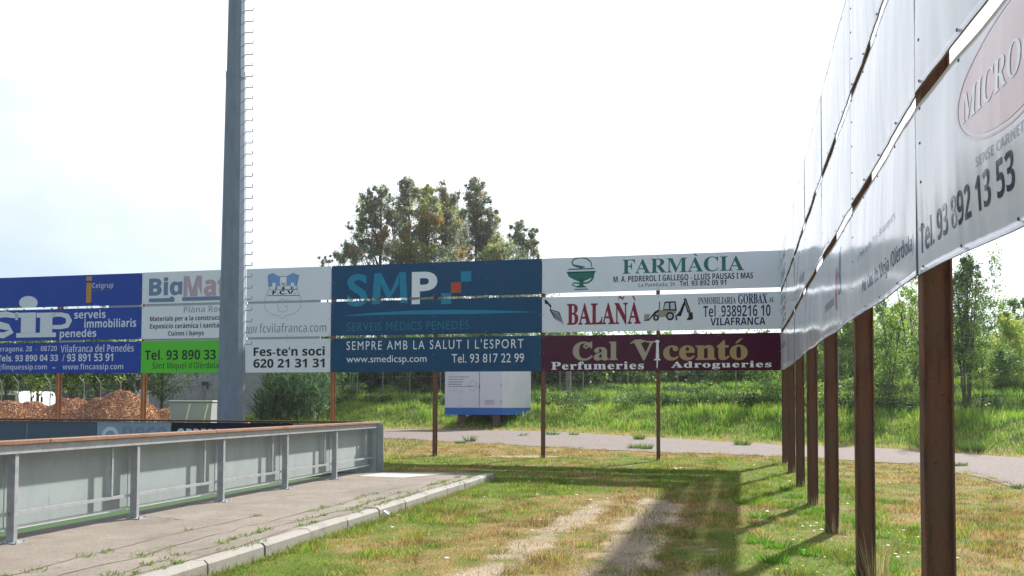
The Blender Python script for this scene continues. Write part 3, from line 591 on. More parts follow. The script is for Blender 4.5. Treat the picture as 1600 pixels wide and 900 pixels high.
# ------------------------------------------------------------------ pitch barriers
bd = Vector((.247, 1, 0)).normalized(); bn = Vector((bd.y, -bd.x, 0))          # bn towards the pavement
def bpnt(s, off, z): p = Vector((bar(18.06), 18.06, 0)) + bd * (-s) + bn * off; return Vector((p.x, p.y, z))
HT = 1.18; SP = 1.905; NBAY = 12
br = empty('pitch_barrier', bpnt(0, 0, PZ), 'galvanised barrier with wooden handrail running along the pavement', 'barrier')
for i in range(NBAY + 1):
    s = i * SP; zt = HT - .04
    p_ = MB().obox(bpnt(s, -.05, (PZ + zt - .1) / 2), bd * .026, bn * .05, Vector((0, 0, (zt - .1 - PZ) / 2 - .001))).build('post', M['galv'], br, bevel=.003)
    pl = MB().obox(bpnt(s, -.02, PZ + .006), bd * .075, bn * .10, Vector((0, 0, .006)))
    for ax, ay in ((-.055, .06), (.055, .06), (-.055, -.1), (.055, -.1)):
        c_ = bpnt(s + ax, ay, PZ + .02); pl.tube([c_ - Vector((0, 0, .008)), c_ + Vector((0, 0, .012))], .012, 6)
    pl.build('base_plate', M['galv'], p_)
for i in range(NBAY):
    s0, s1 = i * SP + .03, (i + 1) * SP - .03; sm = (s0 + s1) / 2; h = (s1 - s0) / 2; st = i * SP + .40
    MB().obox(bpnt(sm, -.165 + random.uniform(-.002, .002), (.24 + 1.08) / 2), bd * (h + .022), bn * .006, Vector((0, 0, .42))).build('infill_panel', M['infill'], br)
    MB().obox(bpnt(sm, -.15, .235), bd * (h + .02), bn * .02, Vector((0, 0, .012))).build('bottom_trim', M['trim'], br)
    MB().obox(bpnt(sm, -.07, .405), bd * (h - .001), bn * .012, Vector((0, 0, .018))).build('lower_rail', M['galv'], br)
    MB().obox(bpnt(st, -.07, (.424 + 1.035) / 2), bd * .014, bn * .014, Vector((0, 0, (1.035 - .424) / 2))).build('stiffener', M['galv'], br)
MB().obox(bpnt(NBAY * SP / 2 - .05, -.03, 1.087), bd * (NBAY * SP / 2 + .12), bn * .045, Vector((0, 0, .049))).build('top_beam', M['galv'], br, bevel=.004)
ln = [random.uniform(2.6, 3.4) for _ in range(8)]; s = -.22
for l_ in ln:
    MB().obox(bpnt(s + l_ / 2, -.035, 1.159), bd * (l_ / 2 - .003), bn * .085, Vector((0, 0, .021))).build('handrail_board', M['wood'], br, bevel=.004); s += l_
MB().obox(bpnt(-.14, -.165, .64), bd * .10, bn * .007, Vector((0, 0, .40))).build('end_plate', M['infill'], br)
# barrier across the pitch end
qa = bpnt(-.05, -.20, 0); qd = Vector((-1, .18, 0)).normalized(); qn = Vector((-qd.y, qd.x, 0)); qn = qn if qn.y < 0 else -qn
def q2(s, off, z): p = qa + qd * s + qn * off; return Vector((p.x, p.y, z))
def q_sz(px, py):
    d = ray(px, py); t = (qa - CAM).dot(qn) / d.dot(qn); P = CAM + d * t; return (P - qa).dot(qd), P.z
eb = empty('pitch_end_barrier', q2(0, 0, .05), 'low barrier with advertising panels and dark top rail across the pitch end', 'barrier')
edges = [600, 458, 268, 152, 43, -120, -330]; cols = ['infill', 'b_black', 'b_neco', 'b_slate', 'b_slate', 'b_slate']
M['b_black'] = board('blue black panel', (.016, .016, .035)); M['b_neco'] = board('light blue grey panel', (.30, .38, .52)); M['b_slate'] = board('slate blue panel', (.095, .125, .18))
M['darkrail'] = mat('dark brown rail', (.09, .04, .03), .7, noise=[((.16, .07, .045), 8, .5, .8, None)])
for i, c_ in enumerate(cols):
    s0, s1 = q_sz(edges[i], 660)[0] + .006, q_sz(edges[i + 1], 660)[0] - .006
    pn = MB().obox(q2((s0 + s1) / 2, 0, .60), qd * ((s1 - s0) / 2), qn * .012, Vector((0, 0, .52))).build('panel', M[c_], eb)
    qm = lambda s, z, o: q2(-s, .012 + o, z)
    if c_ == 'b_neco':
        sz = lambda x, y: (-q_sz(x, y)[0], q_sz(x, y)[1])
        a = sz(158, 656); b = sz(262, 656)
        def ringp(cx_, cz_, r0, r1): return ([p for q in zip(ell(cx_, cz_, r0, r0, 30), ell(cx_, cz_, r1, r1, 30)) for p in q], [(2 * j, 2 * ((j + 1) % 30), 2 * ((j + 1) % 30) + 1, 2 * j + 1) for j in range(30)])
        c0_ = sz(173, 680); cc = (c0_[0], c0_[1] - .02)
        print_on(pn, ringp(cc[0], cc[1], .22, .13), 'pale', 0, 1.1, 1, 'emblem', qm); print_on(pn, T('neco', (sz(192, 670)[0], sz(262, 670)[0], .70, 1.02), 's', .03), 'grey', 0, 1.1, 1, 'lettering', qm)
    if c_ == 'b_black': print_on(pn, T('OBRES I REFORMES', (-q_sz(277, 670)[0], -q_sz(445, 670)[0], .72, .985), 'sb', .02), 'pale', 0, 1.1, 1, 'lettering', qm)
for i in range(9):
    MB().obox(q2(.1 + 2.3 * i, -.09, .56), qd * .03, qn * .04, Vector((0, 0, .54))).build('post', M['galv'], eb)
s = .06
for i in range(7):
    MB().obox(q2(s + 1.5, 0, 1.160), qd * 1.496, qn * .07, Vector((0, 0, .022))).build('top_rail', M['darkrail'], eb, bevel=.004); s += 3

# ------------------------------------------------------------------ floodlight mast
MX, MY = -7.55, 22.4
ms = empty('floodlight_mast', (MX, MY, 0), 'tall tapering grey steel floodlight mast with climbing rungs', 'mast')
def mr(z): return .372 - (z) * .0102
def oct_(z0, z1, r0, r1, nm_, n=12):
    mb = MB(); vs = []
    for z, r in ((z0, r0), (z1, r1)): vs += [(MX + r * math.cos(2 * PI * (k_ + .5) / n), MY + r * math.sin(2 * PI * (k_ + .5) / n), z) for k_ in range(n)]
    mb.add(vs, [(k_, (k_ + 1) % n, n + (k_ + 1) % n, n + k_) for k_ in range(n)] + [tuple(range(n))[::-1], tuple(range(n, 2 * n))]); return mb.build(nm_, M['mast'], ms)
oct_(0, 10.55, mr(0), mr(10.5), 'shaft'); oct_(10.5, 24, mr(10.5) - .014, mr(24), 'shaft'); oct_(10.38, 10.55, mr(10.4) + .008, mr(10.5) + .008, 'joint_collar')
oct_(-.05, .05, .6, .6, 'base_flange')
z = 3.15; me_r = None
while z < 23:
    r = mr(z)
    if me_r is None:
        mb = MB(); mb.tube([(-.06, 0, 0), (.165, 0, -.005), (.19, 0, .006), (.193, 0, .085)], .014, 5); rg = mb.build('rung', M['boardback'], ms); me_r = rg.data; me_r.transform(Matrix.Translation(ms.location))
    else:
        rg = bpy.data.objects.new('rung', me_r); COL.objects.link(rg); rg.parent = ms
    rg.location = (r * .96, .03, z); z += .305

# ------------------------------------------------------------------ foliage
def leafmesh(name, clumps, leaf, cols, parent=None, aspect=2.2, droop=.3, mtl='leaf', kind=None):
    """clumps: list of (centre, radii, n, colour index); many small leaf quads"""
    VV = []; CC = []
    sub = []
    for (c_, rad, n, ci) in clumps:                    # every clump breaks into sprays and stray leaves
        sub.append((c_, tuple(q * 1.12 for q in rad), n * .30, ci))
        for _ in range(7):
            d = rng.normal(size=3); d /= np.linalg.norm(d); e_ = rng.random() ** .5 * .95; k_ = rng.uniform(.22, .46)
            sub.append((tuple(np.array(c_) + d * e_ * np.array(rad)), tuple(q * k_ for q in rad), n * .10, ci if rng.random() < .7 else int(rng.integers(len(cols)))))
    for (c_, rad, n, ci) in sub:
        n = max(4, int(n))
        d = rng.normal(size=(n, 3)); d /= np.linalg.norm(d, axis=1)[:, None]; rr = rng.random(n) ** .5
        nd = vnoise(d[:, 0] * 2.2 + c_[0], d[:, 2] * 2.2 + c_[1]); P = np.array(c_) + d * rr[:, None] * np.array(rad) * (.72 + .56 * nd)[:, None]
        ax = rng.normal(size=(n, 3)); ax[:, 2] -= droop * 2; ax /= np.linalg.norm(ax, axis=1)[:, None]
        b_ = np.cross(ax, rng.normal(size=(n, 3))); b_ /= np.linalg.norm(b_, axis=1)[:, None]
        l_ = leaf * (.6 + .8 * rng.random(n))[:, None]; A = ax * l_ / 2; Bv = b_ * l_ / 2 / aspect
        VV.append(np.stack([P - A, P + Bv, P + A, P - Bv], 1).reshape(-1, 3))
        base = np.array(cols[ci]); t = (.65 + .7 * rng.random(n))[:, None] * base; CC.append(np.repeat(t, 4, 0))
    V = np.concatenate(VV); C_ = np.clip(np.concatenate(CC), 0, 1); Q = np.arange(len(V)).reshape(-1, 4)
    o = tri_mesh(name, V, Q, M[mtl], parent, tint=C_, quads=True)
    if kind: put(o, kind=kind)
    return o
def limbs(mb, base, tips, r0, bark_n=6):
    base = Vector(base)
    for tp, rr in tips:
        tp = Vector(tp); mid = base.lerp(tp, .5) + Vector((random.uniform(-.2, .2), random.uniform(-.2, .2), .1)) * (tp - base).length * .25
        mb.tube([base, mid, tp], [r0, r0 * .6, rr], 5, cap=False)
# --- eucalyptus trees behind the signs (clump centres read off the photograph, placed at real depths)
E_G, E_O, E_D, E_Y = (.27, .33, .215), (.50, .33, .12), (.23, .265, .195), (.37, .41, .14)
ec = [E_G, E_O, E_D, E_Y]
euc = [
 ('grey green eucalyptus at the left of the tall group', 66, (590, 0), [(310, 215, 26, 0), (340, 300, 62, 2), (300, 370, 48, 0), (420, 262, 52, 0), (430, 170, 30, 0), (470, 340, 48, 2), (262, 470, 42, 0), (400, 400, 48, 2), (340, 520, 55, 0), (210, 590, 50, 0), (145, 650, 36, 0), (280, 620, 55, 0), (410, 560, 52, 2), (430, 490, 40, 1)]),
 ('slender feathery eucalyptus, tallest left of the orange one', 69, (640, 0), [(615, 100, 26, 2), (600, 160, 44, 2), (610, 230, 55, 2), (560, 290, 55, 0), (560, 370, 52, 0), (620, 320, 30, 2), (570, 450, 40, 0), (530, 560, 50, 2), (520, 630, 44, 2), (620, 420, 30, 2)]),
 ('eucalyptus with orange tinged foliage in the middle', 67, (665, 0), [(740, 175, 36, 3), (690, 220, 50, 3), (740, 280, 62, 3), (770, 340, 58, 1), (700, 380, 52, 3), (760, 440, 58, 3), (690, 460, 40, 3), (740, 520, 46, 1), (720, 590, 60, 3), (780, 620, 34, 1), (600, 540, 55, 3), (590, 610, 62, 2), (590, 480, 26, 1), (680, 630, 50, 3)]),
 ('brownish eucalyptus with a thin top', 70, (695, 0), [(845, 160, 34, 2), (870, 235, 42, 1), (890, 300, 52, 3), (860, 350, 46, 2), (900, 390, 55, 3), (870, 460, 52, 2), (940, 240, 34, 2), (900, 540, 60, 2), (850, 590, 34, 2), (900, 620, 50, 2), (990, 610, 36, 1), (840, 420, 40, 2)]),
 ('dark eucalyptus between the brownish and the right-hand ones', 73, (715, 0), [(960, 330, 46, 2), (1000, 340, 34, 2), (970, 420, 46, 2), (950, 510, 56, 2), (1010, 480, 34, 2), (1010, 560, 34, 2), (960, 590, 50, 2)]),
 ('tall dark eucalyptus at the right of the group', 66, (745, 0), [(1080, 130, 38, 2), (1085, 190, 48, 2), (1060, 250, 44, 2), (1095, 290, 44, 2), (1140, 240, 16, 2), (1080, 370, 52, 2), (1110, 430, 62, 2), (1185, 310, 36, 2), (1190, 380, 50, 2), (1170, 460, 62, 2), (1120, 520, 62, 2), (1180, 560, 56, 0), (1130, 610, 56, 2), (1225, 520, 40, 0)]),
 ('small bright green tree low at the right of the tall group', 60, (783, 0), [(1250, 540, 48, 3), (1230, 600, 55, 3), (1290, 600, 38, 3), (1190, 610, 40, 3)]),
 ('small lone green tree just right of the tall group', 64, (818, 0), [(1385, 410, 30, 0), (1375, 470, 42, 0), (1390, 530, 56, 0), (1350, 520, 28, 0), (1470, 460, 30, 0), (1480, 530, 40, 0), (1400, 600, 52, 0), (1490, 590, 34, 0)]),
 ('distant wispy tree low above the signs, left of the tall group', 90, (508, 0), [(20, 670, 24, 2), (60, 665, 18, 2)]),
]
for (lb, D, (bx_, _), cl) in euc:
    ks = .72 if ('lone' in lb or 'distant' in lb) else 1
    bp_ = at(bx_, 600, D); zb = g(bp_.x, D); root = empty('eucalyptus_tree', (bp_.x, D, zb), lb, 'tree', 'trees standing behind the signs')
    cls = []; mb = MB(); tips = []
    top = min(cl, key=lambda q: q[1]); tp = at(500 + top[0] / 4.444, 260 + top[1] / 4.444, D)
    mb.tube([(bp_.x, D, zb - .3), (bp_.x * .6 + tp.x * .4, D, zb + (tp.z - zb) * .45), (tp.x, D, tp.z - .4)], [.26, .16, .03], 7, cap=False)
    for (cx_, cy_, rr, ci) in cl:
        p = at(500 + cx_ / 4.444, 260 + cy_ / 4.444, D + random.uniform(-1.3, 1.3)); r_ = rr / 4.444 * D / F * ks
        cls.append(((p.x, p.y, p.z), (r_ * 1.5, r_ * 1.6, r_ * 1.45), 160 + 950 * (rr / 50) ** 2, ci))
        for _ in range(3):
            q = p + Vector((random.uniform(-1, 1) * r_, random.uniform(-.5, .5), random.uniform(-1, 1) * r_)); cls.append(((q.x + random.uniform(-.5, .5), q.y, q.z + random.uniform(-.4, .6)), (r_ * .8, r_ * .7, r_ * .8), 90 + 160 * (rr / 50) ** 2, random.choice([ci, 0, 2])))
        f_ = random.uniform(.5, .8); b0 = Vector((bp_.x + (tp.x - bp_.x) * .5, D, max(zb + 2, p.z - 2.6 - abs(p.x - tp.x))))
        tips.append((p, .015)); mb.tube([b0, b0.lerp(p, .5) + Vector((0, 0, -.3)), p], [.09, .05, .02], 4, cap=False)
    for q in range(9):                                 # lower crown, hidden by the signs from here
        cls.append(((bp_.x + random.uniform(-1.4, 1.4), D + random.uniform(-1, 1), zb + random.uniform(2.5, 11)), (1.9, 1.5, 1.5), 1100, random.choice([0, 2])))
    mb.build('trunk', M['bark'], root, smooth=True); leafmesh('crown', cls, .18, ec, root, 2.6, .5)

# --- generic shrubs and young trees
def tree(name, label, cat, x, y, h, r, base_h, cols, n, leaf, trunk_r=.06, group=None, stems=1, shape='oval', clumps=16, aspect=2.0):
    if cat == 'bush' and y > 36 and x > 8: h *= .9
    if cat == 'bush': trunk_r *= .5; n *= 1.7; clumps = int(clumps * 1.3)
    zb = g(x, y); root = empty(name, (x, y, zb), label, cat, group); mb = MB(); cls = []
    for s_ in range(stems):
        ox, oy = (random.uniform(-.25, .25) * r, random.uniform(-.25, .25) * r) if stems > 1 else (0, 0)
        tx, ty = x + ox * 2.2, y + oy * 2.2
        mb.tube([(x + ox * .4, y + oy * .4, zb - .15), ((x + tx) / 2 + .05, (y + ty) / 2, zb + h * .45), (tx, ty, zb + h * .93)], [trunk_r, trunk_r * .65, .01], 6, cap=False)
    for i in range(clumps):
        t = (i + random.random()) / clumps; zz = base_h + (h - base_h) * t
        w_ = {'oval': math.sin(PI * min(.97, .15 + .8 * t)) , 'cone': 1.05 - .85 * t, 'col': .9 - .35 * t}[shape] * r
        a = random.uniform(0, 2 * PI); q = random.uniform(.25, .8) * w_; c_ = (x + math.cos(a) * q, y + math.sin(a) * q, zb + zz)
        cr_ = w_ * random.uniform(.38, .62) + .06; cls.append((c_, (cr_, cr_, cr_ * random.uniform(.8, 1.4)), n / clumps, random.randrange(len(cols))))
        mb.tube([(x, y, zb + max(base_h * .7, zz * .6)), c_], [trunk_r * .4, .008], 4, cap=False)
    for i in range(clumps // 2):                       # ragged sprigs that break the outline
        a = random.uniform(0, 2 * PI); t = random.random(); w_ = r * (1.0 if shape != 'cone' else 1.1 - .8 * t)
        cls.append(((x + math.cos(a) * w_ * .9, y + math.sin(a) * w_ * .9, zb + base_h + (h - base_h) * (.2 + .85 * t)), (r * .14, r * .14, r * .34), n / clumps * .16, random.randrange(len(cols))))
    mb.build('trunk', M['bark'], root, smooth=True); leafmesh('crown', cls, leaf, cols, root, aspect, .1)
    return root
G1, G2, G3, G4, YG = (.15, .26, .07), (.23, .37, .075), (.075, .135, .045), (.31, .45, .09), (.45, .50, .10)
def pz(px, Y): return at(px, 630, Y).x
TG = 'young trees and bushes on the grassy bank'
tree('young_tree', 'young multi-stemmed tree with upright branches, right of the nearest post', 'tree', pz(1512, 35), 35, 5.9, 1.45, 1.5, [G1, G3, G1, G2], 15000, .10, .05, TG, 5, 'oval', 40)
tree('young_tree', 'thin sapling right beside the multi-stemmed young tree', 'tree', pz(1535, 33.5), 33.5, 2.7, .6, 1.0, [G1, G4], 900, .08, .025, TG, 1, 'oval', 8)
tree('young_tree', 'small sapling seen between the two nearest posts', 'tree', pz(1386, 37), 37, 4.6, 1.1, .9, [G1, G4, G2], 5200, .10, .04, TG, 2, 'col', 16)
tree('young_tree', 'bare-stemmed sapling against the bushes, left of the nearest post', 'tree', pz(1425, 41), 41, 5.2, 1.5, .6, [G2, G4], 4200, .11, .05, TG, 3, 'col', 16)
tree('bush', 'round yellow green bush near the right edge', 'bush', pz(1573, 41), 41, 4.0, 1.35, .3, [YG, G4, YG], 5200, .12, .06, TG, 3, 'oval', 16)
tree('bush', 'large dull green bush behind the yellow green one', 'bush', pz(1600, 48), 48, 5.4, 2.4, .3, [G1, G2], 6500, .14, .09, TG, 4, 'oval', 18)
tree('bush', 'dark green bush at the foot of the yellow green one', 'bush', pz(1566, 38.5), 38.5, 1.7, 1.3, .1, [G1, G3, G4], 3200, .10, .04, TG, 3, 'oval', 12)
tree('bush', 'broad bright bush between the two nearest posts', 'bush', pz(1408, 48), 48, 5.1, 2.3, .3, [G4, G2, YG], 8000, .14, .08, TG, 4, 'oval', 20)
tree('bush', 'green bush seen just left of the second nearest post', 'bush', pz(1330, 47), 47, 4.3, 2.0, .3, [G2, G4], 6000, .14, .08, TG, 4, 'oval', 16)
tree('bush', 'dark bush seen behind the middle posts of the right-hand row', 'bush', pz(1288, 46), 46, 3.7, 1.8, .3, [G1, G2], 5000, .14, .08, TG, 4, 'oval', 16)
tree('bush', 'dark green thicket directly right of the broad bright bush', 'bush', pz(1462, 46), 46, 4.4, 2.1, .3, [G1, G2, G3], 6500, .14, .08, TG, 4, 'oval', 18)
tree('bush', 'leafy bush with arching twigs below the corner of the signs', 'bush', pz(1205, 40), 40, 2.6, 1.4, .2, [G1, G2], 2600, .10, .04, TG, 4, 'oval', 12)
# thicket along the top of the bank
def thicket(name, pts, cols, leaf, n, hh, rr, label, cat='bushes'):
    cls = []
    for (x, y) in pts:
        zb = g(x, y)
        for _ in range(3):
            h = hh * random.uniform(.55, 1.15); a, b_ = random.uniform(-rr, rr), random.uniform(-rr, rr)
            cls.append(((x + a, y + b_, zb + h * .5), (rr * random.uniform(.6, 1), rr * .8, h * .55), n, random.randrange(len(cols))))
    o = leafmesh(name, cls, leaf, cols, None, 1.8, .1); return put(o, label, cat, None, 'stuff')
line = [(pz(px, D), D + random.uniform(-1.5, 1.5)) for px, D in zip(range(850, 1700, 34), np.linspace(62, 53, 26))]
line += [(pz(px, 64), 64) for px in range(840, 1700, 40)]
thicket('undergrowth', line, [G1, G2, G3, G1], .22, 1000, 3.6, 1.9, 'dark thicket along the top of the grassy bank')
line = [(pz(px, D), D + random.uniform(-1.0, 1.0)) for px, D in zip(range(505, 900, 24), np.linspace(60, 60, 17))]
line += [(pz(px, 57), 57) for px in range(515, 930, 22)]
thicket('undergrowth', line, [G3, G1, G3, G2], .20, 1100, 4.0, 1.7, 'dark shrubs behind the sloping grass under the petrol blue sign')
line = [(pz(px, D), D) for px, D in ((540, 52), (556, 52), (512, 51), (600, 54), (625, 54), (880, 45), (905, 45), (1120, 42), (1170, 40), (980, 43), (1290, 38), (1320, 38), (1420, 36), (1360, 37))]
thicket('undergrowth', line, [G1, G2, G3, (.10, .11, .05)], .10, 260, 1.0, .9, 'low dark weeds along the first step of the bank')
for tt, hh_, nn_, lb in ((6.3, .75, 300, 'dark weeds along the first terrace step of the bank'), (11.2, .8, 330, 'dark weeds along the second terrace step of the bank')):
    Pf = resample(FAR[2:10], 60); dP = np.gradient(Pf, axis=0); dP /= np.linalg.norm(dP, axis=1)[:, None]; Pf = Pf + np.stack([-dP[:, 1], dP[:, 0]], 1) * tt
    thicket('undergrowth', [(p[0] + random.uniform(-.5, .5), p[1] + random.uniform(-.5, .5)) for p in Pf if -12 < p[0] < 30 and p[1] > 20 and random.random() < .85], [(.055, .105, .03), (.075, .14, .035), (.04, .075, .025)], .11, nn_, hh_, .8, lb)
line = [(pz(px, 68), 68) for px in range(560, 1240, 30)]
thicket('undergrowth', line, [G1, G3, G2], .26, 900, 4.6, 2.2, 'farther dark hedge behind the grassy bank')
# reeds beside the mast
cls = []; V = []; Cc = []
for i in range(5200):
    px = random.triangular(398, 520, 445); D = random.uniform(39, 46); x = pz(px, D); hgt = random.uniform(2.2, 3.5) * (1 if px > 412 else .62); zb = g(x, D)
    a = random.uniform(0, 2 * PI); ln_ = random.uniform(.1, .8); top = Vector((x + math.cos(a) * ln_, D + math.sin(a) * ln_, zb + hgt * random.uniform(.45, 1))); b0 = Vector((x + math.cos(a) * .1, D, top.z - random.uniform(-.1, .6)))
    w_ = .05; V += [b0 - Vector((w_, 0, 0)), b0 + Vector((w_, 0, 0)), top]; cc_ = np.array(random.choice([(.07, .14, .06), (.11, .20, .09), (.04, .08, .035), (.05, .09, .04)])) * random.uniform(.6, 1.2); Cc += [cc_] * 3
put(tri_mesh('reeds', np.array(V), np.arange(len(V)).reshape(-1, 3), M['blade'], tint=np.array(Cc)), 'tall green cane reeds just right of the mast foot', 'reeds', None, 'stuff')
tree('bush', 'dark green bush among the reeds, behind the barrier', 'bush', pz(455, 47), 47, 4.2, 2.2, .2, [G3, G3, G1], 6000, .13, .07, None, 4, 'oval', 18)
tree('bush', 'dark green bush right of the reeds, behind the club sign post', 'bush', pz(505, 49), 49, 4.3, 2.0, .2, [G3, G1], 5200, .13, .07, None, 4, 'oval', 16)
# street trees on the left, beyond the heaps
lt = [(8, 46, 'left of the bent fence posts'), (58, 48, 'above the white van'), (112, 46, 'between the first two rusty posts, left side'), (150, 47, 'between the first two rusty posts, right side'), (196, 49, 'left of the second rusty post'), (-40, 47, 'at the outer left edge'), (252, 50, 'with spreading low branches before the pale wall')]
for px, D, w_ in lt:
    low = px == 252
    tree('street_tree', 'leafy street tree %s' % w_, 'tree', pz(px, D), D, 6.2 if not low else 5.2, 2.5 if not low else 2.3, 2.25 if not low else 1.9, [G2, G4, G1, G3] if not low else [G1, G3], 6500 if not low else 3600, .16, .11, 'street trees beyond the wood chips', 1, 'oval', 20)

# ------------------------------------------------------------------ buildings on the left
M['wallp'] = mat('pale concrete panel', (.36, .365, .375), .85, noise=[((.29, .30, .31), 1.2, .45, .7, (1, 1, 2)), ((.42, .42, .42), 6, .55, .8, None)])
M['dark'] = mat('dark opening', (.03, .035, .045), .3)
def wallbuild(label, x0, x1, y, depth, h, m, course, width, nwin):
    b = empty('industrial_building', ((x0 + x1) / 2, y, 0), label, 'building'); zb = -.1
    MB().box(x0 + .02, x1 - .02, y + .06, y + depth, zb, h - .02).build('wall', m, b)
    me = None; z = zb; nW = max(1, round((x1 - x0) / width)); wd = (x1 - x0) / nW
    while z < h - .1:
        for i in range(nW):
            xx = x0 + wd * i; o_ = random.uniform(0, .012)
            MB().box(xx + .012, xx + wd - .012, y + o_, y + .058, z + .012, min(z + course, h) - .012).build('wall_panel', m, b)
        z += course
    for (wx, wz, ww, wh) in nwin:
        f_ = MB().box(wx - ww / 2 - .05, wx + ww / 2 + .05, y - .05, y - .012, wz - wh / 2 - .05, wz + wh / 2 + .05).build('window', M['boardback'], b); MB().box(wx - ww / 2, wx + ww / 2, y - .056, y - .0505, wz - wh / 2, wz + wh / 2).build('pane', M['dark'], f_)
    MB().box(x0 - .15, x1 + .15, y - .15, y + depth + .15, h, h + .12).build('roof', M['boardback'], b); return b
xw = at(321, 602, 60)
wallbuild('pale concrete panel building with small dark window, behind the green sign', pz(232, 60), pz(432, 60), 60, 14, 4.9, M['wallp'], .62, 2.6, [(xw.x, xw.z, .5, .48)])
wallbuild('dim grey industrial building behind the street trees', -52, -30, 66, 12, 5.0, mat('grey render', (.13, .13, .15), .9, noise=[((.09, .09, .11), 1, .4, .7, None)]), .9, 3.2, [(-46, 2.4, 1.6, 1.2), (-40, 2.4, 1.6, 1.2), (-34, 2.4, 1.6, 1.2)])
# white van
vx = pz(22, 52); van = empty('parked_van', (vx, 52, .2), 'white van parked under the street trees, mostly behind the wood chips', 'van')
wht = mat('white van paint', (.75, .76, .78), .3, coat=.3); tyre = mat('tyre rubber', (.02, .02, .02), .8)
mb = MB(); pr = [(-.92, .4), (-.95, 1.3), (-.80, 2.05), (-.66, 2.2), (.66, 2.2), (.80, 2.05), (.95, 1.3), (.92, .4)]
mb.add([(vx + a, 51, b) for a, b in pr] + [(vx + a, 55.2, b) for a, b in pr], [tuple(range(8))[::-1], tuple(range(8, 16))] + [(i, (i + 1) % 8, 8 + (i + 1) % 8, 8 + i) for i in range(8)]); mb.build('body', wht, van, bevel=.04)
MB().box(vx - .66, vx + .66, 50.98, 50.995, 1.35, 1.95).build('rear_window', M['dark'], van)
for a in (-1, 1):
    MB().box(vx + a * .78 - .07, vx + a * .78 + .07, 50.975, 50.995, .9, 1.25).build('tail_light', I['bred'], van)
    for yy in (51.7, 54.2): MB().tube([(vx + a * .8 - .1, yy, .5), (vx + a * .8 + .1, yy, .5)], .33, 16).build('wheel', tyre, van)
MB().box(vx - .88, vx + .88, 50.93, 50.995, .45, .65).build('bumper', tyre, van)
# chain-link fence with bent tops
conc = mat('concrete post', (.24, .245, .24), .9); wire = mat('fence wire', (.25, .27, .28), .5, .6)
def bentfence(label, posts, h, wires):
    p0 = posts[0]; ft = empty('chain_link_fence', (p0[0], p0[1], g(*p0)), label, 'fence'); tops = []
    for (x, y) in posts:
        zb = g(x, y); tx = x - .22
        MB().tube([(x, y, zb - .1), (x, y, zb + h), (tx, y - .05, zb + h + .3)], .026, 6).build('post', conc, ft); tops.append((x, y, zb))
    for hz_ in wires:
        mb = MB()
        for a, b_ in zip(tops[:-1], tops[1:]): mb.tube([(a[0], a[1], a[2] + hz_), (b_[0], b_[1], b_[2] + hz_)], .006, 3, cap=False)
        mb.build('wire', wire, ft)
    return ft
bentfence('wire fence with bent concrete posts behind the wood chips', [(pz(px, 38), 38) for px in (-24, 2, 28, 78, 131, 157, 188)], 2.25, (.3, 1.1, 1.9, 2.2))
bentfence('wire fence with bent posts on the slope under the petrol blue sign', [(pz(px, D), D) for px, D in ((484, 49), (558, 50.5), (598, 51), (640, 51.5), (688, 52))], 2.15, (.4, 1.2, 2.1))
bentfence('wire fence with thin posts along the first step of the bank', [(pz(px, D), D) for px, D in ((875, 49), (911, 48), (981, 46.2), (1059, 44.2), (1150, 41.6), (1228, 39.4), (1310, 37.6))], 2.3, (.5, 1.3, 2.2))
MB2 = MB(); xq = pz(888, 49.5)
put(MB().tube([(xq, 49.5, g(xq, 49.5) - .2), (xq, 49.5, 6)], [.17, .14], 10).build('utility_pole', mat('old wood pole', (.16, .15, .14), .9)), 'thick grey pole on the bank beside the cabin', 'pole')
# gate frame before the pale building
gt = empty('metal_gate', (pz(275, 50), 50, .2), 'grey braced metal gate before the pale building', 'gate'); gm = mat('dull grey gate steel', (.22, .23, .25), .6, .4)
x0, x1 = pz(222, 50), pz(319, 50)
for px, r_ in ((319, .1), (222, .05), (270, .04)):
    x = pz(px, 50); MB().box(x - r_, x + r_, 49.95, 50.05, .1, 2.55).build('gate_post', gm, gt)
MB().box(x0, x1 - .1, 49.97, 50.03, 2.45, 2.51).build('top_rail', gm, gt); MB().box(x0, x1 - .1, 49.97, 50.03, .35, .41).build('bottom_rail', gm, gt)
for a, b_ in ((242, 256), (256, 268), (284, 300), (300, 316)):
    up = a in (242, 284); MB().tube([(pz(a, 50), 50, 2.45 if up else .41), (pz(b_, 50), 50, .41 if up else 2.45)], .025, 5).build('brace', gm, gt)
for i in range(26): x = x0 + (x1 - x0) * i / 26; MB().tube([(x, 50, .4), (x, 50, 2.45)], .008, 4).build('bar', gm, gt)
# striped marker posts
for px, lb in ((49, 'left black and white striped marker post behind the wood chips'), (65, 'right black and white striped marker post behind the wood chips')):
    x = pz(px, 36); r_ = empty('striped_post', (x, 36, g(x, 36)), lb, 'marker post', 'striped marker posts')
    for i in range(9): MB().tube([(x, 36, .22 * i), (x, 36, .22 * (i + 1) - .003)], .045, 8).build('band', I['white'] if i % 2 == 0 else I['black'], r_)
